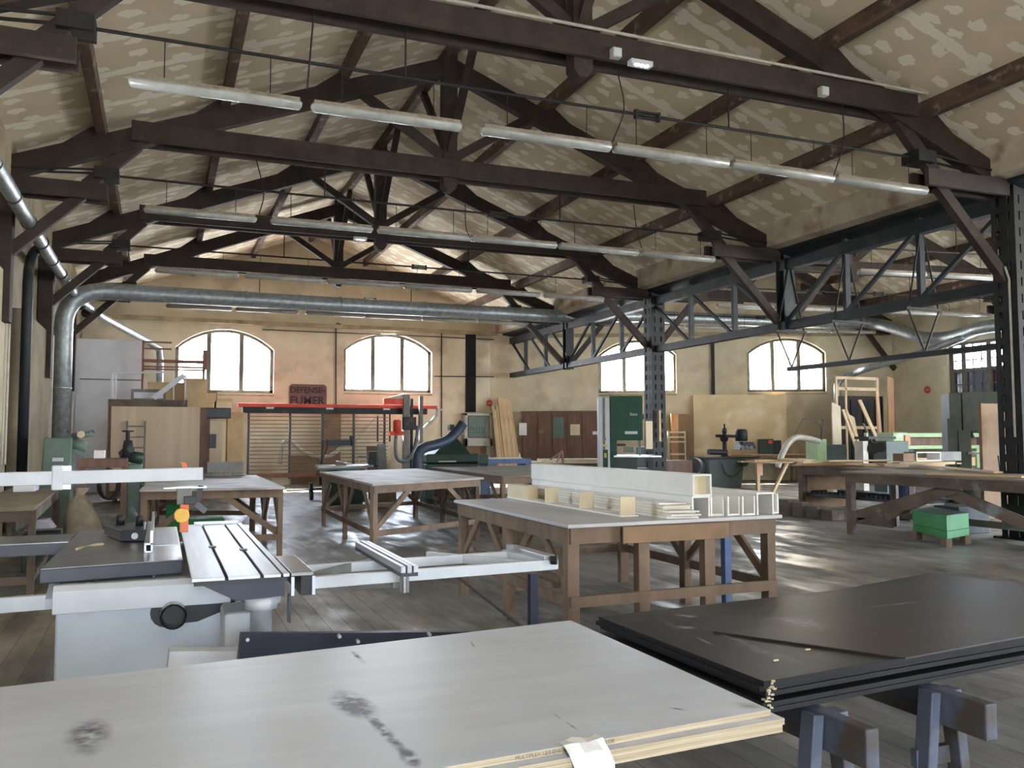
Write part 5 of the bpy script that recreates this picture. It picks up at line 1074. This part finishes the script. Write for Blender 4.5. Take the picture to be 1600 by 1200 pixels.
# ================================================================== BIG BANDSAW
t = thing('bandsaw', 'tall dark green bandsaw with a pale grey side, left of the black column', 'bandsaw', (8.65, 16.5, 0)); t.rotation_euler.z = -.45; t.scale.x = .88; y = 16.5
q = lambda u, v, dy=0: W(u, v, Y=y+dy)
xa, xb, xc, xd = q(935, 650).x, q(953, 650).x, q(1003, 650).x, q(1031, 712).x
B(xa, xb, y, y+.9, .1, 2.48).build('side_cover', 'white', t, bevel=.02); B(xa+.1, xa+.16, y-.01, y, .2, 2.46).build('cover_strip', 'greyboard', t)
B(xb+.005, xc, y-.02, y+.9, 1.55, 2.49).build('upper_wheel_case', 'bsgreen', t, bevel=.015); B(xb+.005, xb+.16, y, y+.8, .9, 1.55).build('frame', 'bsgreen', t)
B(xb+.005, xc+.15, y-.02, y+.9, .1, .95).build('lower_wheel_case', 'bsgreen', t, bevel=.015); B(xb, xc, y+.05, y+.85, 0, .1).build('plinth', 'black', t)
B(q(958, 712).x, q(1030, 712).x, y-.15, y+.8, 1.19, 1.23).build('table', 'cast', t, bevel=.004); B(q(962, 716).x, q(995, 716).x, y, y+.6, .95, 1.19).build('table_trunnion', 'dkgreen', t)
B(xc-.1, xc-.04, y+.1, y+.2, 1.22, 1.55).build('blade_guide', 'greygreen', t); B(xb+.5, xb+.505, y+.2, y+.24, 1.2, 1.6).build('blade', 'cast', t)
MB().bar((q(990, 705).x, y+.1, 1.35), (q(975, 705).x, y+.1, 1.35), .12, .12).build('fence', 'greygreen', t); MB().cyl((xc+.0, y+.1, 2.05), (xc+.03, y+.1, 2.05), .06).build('tension_knob', 'iron', t)
B(q(976, 672).x, q(995, 672).x, y-.03, y-.021, 1.68, 1.74).build('maker_plate', 'white', t); MB().bar((xb+.18, y+.2, 1.45), (xb+.38, y+.2, 1.45), .12, .05).build('work_lamp', 'black', t)
B(xa+.1, xa+.22, y-.012, y, .95, 1.35).build('control_panel', 'bsgreen', t); B(xa+.13, xa+.19, y-.016, y-.012, 1.18, 1.28).build('warning_plate', 'yellow', t); MB().cyl((xa+.16, y-.04, 1.03), (xa+.16, y-.01, 1.03), .03).build('switch', 'black', t)
text_obj('lettering', 'Sicos', 'white', t, (xc-.22, y-.024, 2.1), facing((0, -1, 0)), .09, .002); 
B(xa+.1, xa+.2, y-.012, y, 1.42, 1.46).build('warning_plate', 'yellow', t); B(xa+.12, xa+.18, y-.012, y, 1.55, 1.6).build('meter', 'greyboard', t)
# things around the column
q = lambda u, v: W(u, v, Y=20.3)
tag(B(q(1010, 700).x, q(1020, 700).x, 20.3, 20.34, 1.3, 2.05).build('leaning_board', 'creamply'), 'pale board fixed to the front of the middle black column', 'board')
tag(B(q(1035, 700).x, q(1038, 700).x, 20.45, 20.5, 1.5, 2.35).build('leaning_board', 'chip'), 'narrow board on the right side of the middle black column', 'board')
t = thing('grinder', 'round silver grinder hanging at the foot of the middle column', 'grinder', (q(1087, 735).x, 21.5, 0)); c = W(1085, 728, Y=21.5)
MB().cyl((c.x-.05, 21.5, c.z), (c.x+.1, 21.6, c.z), .24, n=20).build('disc_guard', 'cast', t); MB().tube([(c.x+.15+.0+.22*math.cos(a), 21.45, c.z-.03+.25*math.sin(a)) for a in [math.pi*j/10-math.pi/2 for j in range(11)]], .02, 8).build('hoop', 'iron', t)
B(c.x-1.1, c.x-.2, 21.3, 21.9, 0, .95).build('base', 'hardwood', t); B(c.x-1.35, c.x-1.1, 21.3, 21.7, .4, .95).build('grey_end', 'pvc', t)
tag(B(q(1040, 700).x, q(1068, 700).x, 21.3, 21.9, 0, 1.35).build('green_machine_case', 'dkgreen', bevel=.02), 'dark green machine case just right of the middle column', 'machine case')
# shaper with power feeder
t = thing('spindle_moulder', 'grey-green spindle moulder with a power feeder on its arm', 'woodworking machine', (17.4, 24.2, 0)); y = 23.4
q = lambda u, v, dy=0: W(u, v, Y=y+dy)
a, b_ = q(1107, 740), q(1160, 740)
MB().hexa([(a.x+.06, y, 0), (b_.x-.05, y, 0), (b_.x-.05, y+.9, 0), (a.x+.06, y+.9, 0), (a.x, y, .92), (b_.x+.1, y, .92), (b_.x+.1, y+.9, .92), (a.x, y+.9, .92)]).build('cabinet', 'spindlegreen', t, bevel=.01)
B(a.x-.1, b_.x+.6, y-.1, y+.9, .93, .98).build('table', 'iron', t); MB().cyl(q(1107, 706), q(1135, 707), .09).build('fence', 'black', t)
MB().lathe((q(1141, 700).x, y+.3), [(.16, .98), (.07, 1.06), (.06, 1.75), (.08, 1.76), (.08, 1.9), (.03, 1.92), (.03, 2.05)]).build('feeder_post', 'steel', t, smooth=True)
MB().cyl(q(1119, 681, .3), q(1162, 682, .3), .05).build('feeder_arm', 'steel', t, smooth=True); MB().cyl(q(1131, 685, .1), q(1132, 685, .14), .13, n=16).build('handwheel', 'iron', t)
MB().lathe((q(1167, 680).x, y+.3), [(.17, 1.48), (.2, 1.52), (.2, 1.82), (.15, 1.88)]).build('motor', 'steel', t, smooth=True)
a2, b2 = q(1151, 700, .3), q(1177, 700, .3)
MB().prism([(a2.x, 1.2), (b2.x, 1.24), (b2.x-.1, 1.46), (a2.x+.15, 1.46)], 'xz', y+.15, y+.5).build('feeder_head', 'steel', t, bevel=.01)
for k in range(3): x = a2.x+.1+k*.17; MB().cyl((x, y+.1, 1.27), (x, y+.16, 1.27), .075, n=14).build('feed_roller', 'greyboard', t)
MB().cyl(q(1162, 724), q(1164, 724, -.25), .1).build('dust_port', 'iron', t); MB().bar(q(1134, 693, .2), q(1133, 702, .2), .03, .03, (0, 1, 0)).build('lever', 'iron', t)
MB().tube(spline([q(1128, 724, -.03), q(1135, 740, -.05), q(1148, 744, -.05), q(1160, 732, -.05)], 6), .015, 6).build('cable', 'black', t)
# ================================================================== RIGHT REAR: long bench, machines, timber
t = bench('long bench with small machines below the huge pale sheet', [tuple(RW(8.3, 1.5))[:2], tuple(RW(12.6, 1.5))[:2], tuple(RW(12.6, .5))[:2], tuple(RW(8.3, .5))[:2]], 1.0, 'orangewood', 'bench', sz=0, braces=False, mids=(1, 0, 1, 0))
t = thing('small_machine', 'small dark green bench machine with a red label on the long bench', 'bench machine', RW(8.9, 1.0, 1.0)); s = onw(1200, 1.2)
rwbox(onw(1184, 1.2), onw(1207, 1.2), .9, 1.2, 1.0, 1.55).build('case', 'dkgreen', t, bevel=.01); rwbox(onw(1199, 1.22), onw(1205, 1.22), 1.2, 1.22, 1.38, 1.5).build('label_plate', 'red', t); rwbox(onw(1207, 1.2), onw(1219, 1.2), .9, 1.2, 1.0, 1.5).build('motor', 'black', t, bevel=.03)
t = thing('moulder', 'pale green four-sided machine end with a dark case and curved hose', 'woodworking machine', (19.2, 22.0, 0)); y = 21.2
q = lambda u, v, dy=0: W(u, v, Y=y+dy)
a, b_ = q(1276, 700), q(1292, 700); B(a.x, b_.x, y, y+.5, .8, 1.55).build('housing', 'palegreen', t, bevel=.02); c = q(1325, 700); B(b_.x, c.x, y+.05, y+.6, .6, 1.38).build('case', 'dkgreen', t, bevel=.01); B(a.x, c.x, y+.1, y+.5, 0, .6).build('base', 'greygreen', t)
MB().tube(spline([q(1280, 690), q(1262, 685), q(1243, 684), q(1230, 695), q(1220, 715), (q(1215, 730).x, y, .7)], 6), .09, 12).build('hose', 'pvc', t, smooth=True)
t = thing('swing_bracket', 'thin dark swing bracket with a slack wire above the curved hose', 'bracket', q(1285, 655)); 
MB().bar(q(1254, 655), q(1285, 657), .03, .03).bar(q(1285, 655), q(1283, 688), .04, .04).bar(q(1272, 656), q(1284, 667), .02, .02).build('arm', 'iron', t); MB().cyl(q(1254, 655), q(1241, 682), .008, n=6).build('wire', 'iron', t)
# boards pile on trestles
t = thing('plank_trestle', 'crude trestle with one upright and one slanting leg under the long planks', 'trestle', (15.6, 19.6, 0)); y = 18.6
q = lambda u, v, dy=0: W(u, v, Y=y+dy)
a = q(1185, 718); B(a.x-.04, a.x+.04, y, y+.08, 0, .93).build('leg', 'chip', t); MB().bar((q(1230, 725).x, y, .92), (q(1203, 780).x, y, 0.02), .08, .06).build('slanted_leg', 'pine', t); B(a.x-.1, q(1240, 715).x, y-.02, y+.1, .93, .98).build('top_rail', 'chip', t)
B(q(1181, 718).x, q(1190, 718).x, y-.04, y, .62, .93).build('cleat', 'orangewood', t)
random.seed(21)
pil = [((1155, 712), (1250, 716)), ((1176, 714), (1258, 717)), ((1220, 719), (1246, 722)), ((1240, 710), (1388, 712)), ((1248, 716), (1330, 716)), ((1250, 722), (1328, 725)), ((1290, 713), (1410, 715)), ((1345, 722), (1408, 724)), ((1376, 716), (1500, 719)), ((1400, 722), (1480, 726))]
for k, (a, b_) in enumerate(pil):
    y = 18.5-k*.28; z = .985+.035*(k % 4)+(.0 if k < 3 else .0)
    if k >= 3: y = 15.75-.25*(k-3)
    p0, p1 = W(a[0], a[1], Y=y), W(b_[0], b_[1], Y=y)
    L_ = (p1-p0).length; z = z if k < 3 else .98+.036*((k-3) % 4)
    tag(MB().bar((p0.x, y, z), (p1.x, y-.35 if k < 3 else y-.12, z), .22, .03).build('rough_plank', 'chip' if k % 2 else 'pine'), '%s of the rough planks lying across the benches at the right' % ['farthest', 'second farthest', 'shortest', 'longest', 'fourth', 'middle', 'sixth', 'seventh', 'eighth', 'nearest'][k], 'plank', 'rough planks on the right benches')
for k, (a, b_, lab) in enumerate((((1430, 723), (1560, 735), 'pale plank lying on the big grey table'), ((1450, 737), (1600, 742), 'darker plank at the far side of the big grey table'))):
    p0, p1 = W(a[0], a[1]+4, Z=1.04), W(b_[0], b_[1]+4, Z=1.04)
    tag(MB().bar(p0+Vector((0, 0, .008)), p1+Vector((0, 0, .008)), .14, .028).build('rough_plank', 'pine' if k == 0 else 'chip'), lab, 'plank')
t = thing('dust_heap', 'small heap of sawdust on the big grey table', 'sawdust', W(1440, 735, Z=1.03)); c = W(1437, 733, Z=1.03)
o = MB().lathe((c.x, c.y), [(.45, 1.031), (.25, 1.06), (.05, 1.10)], 16).build('sawdust', 'topdusty', t, smooth=True); o['kind'] = 'stuff'
# timber leaning in the far corner
def lean(u0, v0, u1, v1, Yt, w, m_, lab, th=.04):
    a = W(u0, v0, Y=Yt); b_ = W(u1, v1, Y=Yt-.6); b_.z = max(b_.z, .01)
    tag(MB().bar(b_, a, w, th, (0, 1, 0)).build('leaning_plank', m_), lab, 'plank', 'planks leaning in the right rear corner')
for a in ((1391, 590, 1393, 700, 23.6, .28, 'orangewood', 'widest orange plank standing in the right rear corner'), (1343, 625, 1372, 690, 22.0, .13, 'pine', 'slanting plank crossing in front of the dark cupboard'), (1370, 612, 1376, 690, 22.6, .13, 'orangewood', 'upright reddish plank left of the widest one'), (1306, 632, 1308, 700, 22.6, .38, 'creamply', 'broad pale board with rounded top left of the timber frame'), (1317, 640, 1340, 706, 21.9, .09, 'pine', 'left of two slanting laths under the timber frame'), (1322, 640, 1347, 706, 21.7, .07, 'pine', 'right of two slanting laths under the timber frame'), (1330, 650, 1338, 690, 22.4, .25, 'chip', 'short board behind the slanting laths'), (1349, 662, 1362, 690, 22.1, .07, 'bench', 'short lath leaning right of the slanting plank')): lean(*a)
t = thing('timber_door_frame', 'raw timber door frame standing upright in the right rear corner', 'door frame', W(1340, 700, Y=22.9)*1); y = 22.9
q = lambda u, v: W(u, v, Y=y); t.location.z = 0; ROOTM[t.name] = Matrix.Translation(-Vector(t.location))
for u in (1307, 1371): a = q(u, 590); MB().box(a.x-.04, a.x+.04, y, y+.06, 0, a.z).build('jamb', 'pine', t)
for v in (590, 607, 668): a, b_ = q(1307, v), q(1371, v); MB().box(a.x, b_.x, y+.01, y+.05, a.z-.05, a.z+.05).build('rail', 'pine', t)
a = q(1322, 592); MB().box(a.x-.03, a.x+.03, y+.01, y+.05, 0, a.z).build('post', 'pine', t)
t = thing('dark_cupboard', 'dark open cupboard behind the leaning planks in the right rear corner', 'cupboard', (23.2, 23.9, 0))
B(22.2, 23.8, 23.7, 24.3, 0, 3.05).build('body', 'timber', t); 
for k, x in enumerate((22.3, 22.85, 23.4)): B(x, x+.3, 23.66, 23.7, .2, 2.9).build('door', 'blackedge', t)
# belt sander
t = thing('belt_sander', 'long pale green belt sander along the right wall', 'sander', (20.5, 19.5, 0)); y = 18.9
q = lambda u, v, dy=0: W(u, v, Y=y+dy)
a, b_ = q(1404, 675), q(1535, 678)
B(a.x, b_.x+.4, y, y+.5, 1.60, 1.72).build('upper_belt', 'palegreen', t, bevel=.01); B(a.x, b_.x+.4, y, y+.5, 1.26, 1.36).build('lower_belt', 'palegreen', t, bevel=.01)
B(q(1395, 690).x, q(1420, 690).x, y-.02, y+.6, 1.34, 1.74).build('drive_housing', 'palegreen', t, bevel=.05); B(a.x+.1, b_.x, y+.2, y+.3, 1.36, 1.6).build('pressure_beam', 'hardwood', t)
B(a.x, a.x+.6, y+.05, y+.45, 0, 1.26).build('pedestal', 'dkgreen', t); B(b_.x-.2, b_.x+.4, y+.05, y+.45, 0, 1.26).build('pedestal', 'palegreen', t); B(a.x+.6, b_.x, y+.1, y+.4, .75, 1.0).build('table', 'chip', t)
B(q(1412, 690).x, q(1420, 690).x, y-.06, y-.02, 1.38, 1.66).build('cover', 'orangewood', t); B(q(1401, 674).x, q(1409, 674).x, y-.03, y-.02, 1.62, 1.7).build('switch_plate', 'white', t)
t = thing('tool_grinder', 'black round grinder on a dark green stand left of the sander', 'grinder', W(1365, 700, Y=18)); y = 17.6; t.location = (W(1365, 700, Y=y).x, y, 0); ROOTM[t.name] = Matrix.Translation(-Vector(t.location))
q = lambda u, v, dy=0: W(u, v, Y=y+dy)
MB().cyl(q(1364, 701), q(1364, 701, .12), .15, n=20).cyl(q(1376, 699), q(1376, 699, .14), .13, n=20).build('wheel', 'black', t); a, b_ = q(1357, 684), q(1400, 684); B(a.x, b_.x, y, y+.5, 1.55, 1.62).build('table', 'iron', t); a, b_ = q(1387, 700), q(1422, 700); B(a.x, b_.x, y+.05, y+.5, 0, 1.5).build('stand', 'dkgreen', t, bevel=.01)
a, b_ = q(1353, 700), q(1361, 700); B(a.x, b_.x, y+.1, y+.4, 0, 1.5).build('side_box', 'pvc', t); a = q(1362, 680); MB().cyl((a.x, y+.2, 1.62), (a.x, y+.2, 1.72), .05).build('knob', 'palegreen', t)
# second bandsaw
t = thing('bandsaw', 'grey-green bandsaw in front of the big side window', 'bandsaw', (W(1484, 640, Y=14.4).x, 14.4, 0)); t.rotation_euler.z = -.62; t.scale.x = .85; y = 14.4
q = lambda u, v, dy=0: W(u, v, Y=y+dy)
a, b_, c = q(1484, 640), q(1499, 640), q(1543, 640); zt_, zb_ = q(1500, 614).z, q(1500, 672).z
B(a.x, b_.x, y+.02, y+.8, 1.0, zt_).build('side_cover', 'spindlegreen', t, bevel=.02); B(b_.x+.01, c.x, y, y+.85, zb_-.05, zt_+.01).build('upper_wheel_case', 'spindlegreen', t, bevel=.02)
B(q(1481, 700).x, q(1491, 700).x, y-.1, y+.2, .8, q(1481, 654).z).build('post', 'spindlegreen', t); B(b_.x-.1, q(1511, 700).x, y, y+.6, .3, zb_).build('frame', 'spindlegreen', t); B(a.x, c.x, y, y+.8, 0, .9).build('lower_wheel_case', 'spindlegreen', t, bevel=.02)
B(q(1505, 700).x, c.x+.3, y-.1, y+.8, 1.22, 1.27).build('table', 'cast', t); a = q(1514, 675); MB().lathe((a.x, y+.2), [(.03, zb_-.12), (.07, zb_-.16), (.02, zb_-.05)]).build('work_lamp', 'black', t)
B(q(1519, 662).x, q(1531, 662).x, y-.02, y-.001, zb_+.0, zb_+.04).build('maker_plate', 'greyboard', t); B(c.x-.12, c.x-.08, y+.2, y+.25, 1.25, zb_).build('blade_guide', 'iron', t)
t = thing('plywood_door', 'brown plywood door leaf with a thick edge standing left of the nearest column', 'panel', (15.3, 12.6, 0)); y = 12.2
q = lambda u, v: W(u, v, Y=y); a, b_, c = q(1533, 640), q(1542, 640), q(1580, 640)
B(a.x, b_.x, y, y+.07, .02, a.z+.12).build('edge_board', 'cardboard', t); B(b_.x, c.x, y+.02, y+.06, .02, a.z+.12).build('leaf', 'cardboard', t, bevel=.004)
y = 12.0; a, b_ = q(1573, 645), q(1581, 645); B(a.x, b_.x, y-.05, y+.02, 1.45, 2.05).build('batten', 'chip', t); MB().cyl((a.x-.02, y-.06, 1.6), (a.x-.02, y-.06, 1.66), .03).cyl((a.x-.02, y-.06, 1.86), (a.x-.02, y-.06, 1.95), .035).build('hinge', 'paper', t)
for k in range(5):
    a = W(1560+k*9, 712+k*3, Y=11.6); tag(MB().bar((a.x-.35, 11.2, .01), a, .025, .025, (0, 1, 0)).build('metal_rod', 'iron'), '%s of the dark rods leaning on the nearest column' % ['leftmost', 'second', 'middle', 'fourth', 'rightmost'][k], 'rod', 'rods leaning by the nearest column')
# white box frames on the bench
t = thing('box_frame', 'open white-edged box frame on the planks in front of the green bandsaw', 'box', (14, 14, 1.05)); y = 14.0
q = lambda u, v: W(u, v, Y=y); a, b_, c, z1 = q(1432, 712), q(1470, 712), q(1502, 712), q(1470, 706).z; z0 = .99+.1
m_ = MB().box(a.x, b_.x, y, y+.35, z1-.02, z1).box(a.x, b_.x, y, y+.35, z0-.0, z0+.02).box(a.x, a.x+.02, y, y+.35, z0, z1).box(b_.x-.02, b_.x, y, y+.35, z0, z1); m_.build('open_frame', 'whiteboard', t); B(b_.x, c.x, y, y+.35, z0, z1).build('side', 'greyboard', t)
t.location.z = z0; 
for o in [x for x in COL.objects if x.parent == t]: o.location.z = -z0+1.05
tag(B(a.x-.35, a.x-.03, y+.02, y+.3, z0, z1-.03).build('cardboard_box', 'cardboard'), 'brown carton left of the white-edged box frame', 'box')
# green box, blue bin
t = thing('green_box', 'bright green painted box on four wooden blocks under the right table', 'box', (10.5, 9.45, 0), 0)
gq = [Vector((10.40, 9.20, 0)), Vector((10.75, 9.0, 0))]
P_ = [W(1425, 842, Z=.0), W(1481, 857, Z=.0), W(1517, 850, Z=.0)]; P_.append(P_[0]+P_[2]-P_[1])
cen = sum(P_, Vector())/4; P_ = [cen+(p-cen)*.96 for p in P_]
z0, z1 = .13, .46
pp = [(p.x, p.y) for p in P_]
t.location = (cen.x, cen.y, 0); ROOTM[t.name] = Matrix.Translation(-Vector(t.location))
MB().prism(pp, 'xy', z0+.11, z1).build('body', 'boxgreen', t, bevel=.004); MB().prism(pp, 'xy', z0, z0+.105).build('lower_body', 'boxgreen', t, bevel=.003); MB().prism([tuple((cen+(p-cen)*.97))[:2] for p in P_], 'xy', z1, z1+.004).build('top', 'greygreen', t)
for p in P_: qq = cen+(p-cen)*.86; MB().rbox(qq, .11, .11, 0, z0, -.1).build('wooden_foot', 'bench', t)
c = W(1412, 855, Z=0); c = Vector((12.0, 10.4, 0))
cc = W(1411, 812, Z=0); t = thing('blue_bin', 'dark blue ribbed bin under the big right table', 'bin', (cc.x, cc.y, 0))
MB().lathe((cc.x, cc.y), [(.19, 0), (.24, .66), (.26, .66), (.26, .70), (.15, .71), (.05, .71)], 24).build('body', 'bluebin', t)
tag(B(12.2, 12.9, 10.6, 11.1, 0, .45).build('dark_crate', 'darkgrey', bevel=.01), 'dark crate in the shade under the big right table', 'crate')
tag(B(11.9, 12.6, 8.2, 8.9, 0, .2).build('scrap_tray', 'darkgrey', bevel=.01), 'low dark tray on the floor under the near end of the right table', 'tray')
for k in range(4): tag(MB().box(12.0, 12.3, 13.3+k*.42, 13.6+k*.42, 0.0, .2+.04*k).build('carton', 'benchold', bevel=.01), '%s of the cartons on the floor between the right benches' % ['nearest', 'second', 'third', 'farthest'][k], 'carton', 'cartons between the right benches')
# small sheet lying on the floor and the bottle
tag(B(1.9, 2.5, 9.2, 9.9, .001, .006).build('floor_patch', 'greyboard'), 'grey repair board let into the plank floor', 'board')
c = W(832, 712, Y=21.0); tag(MB().lathe((c.x, 21.9), [(.035, .985), (.037, 1.12), (.015, 1.17), (.015, 1.2)]).build('bottle', 'whiteboard', smooth=True), 'small white bottle on the boards before the cupboards', 'bottle')
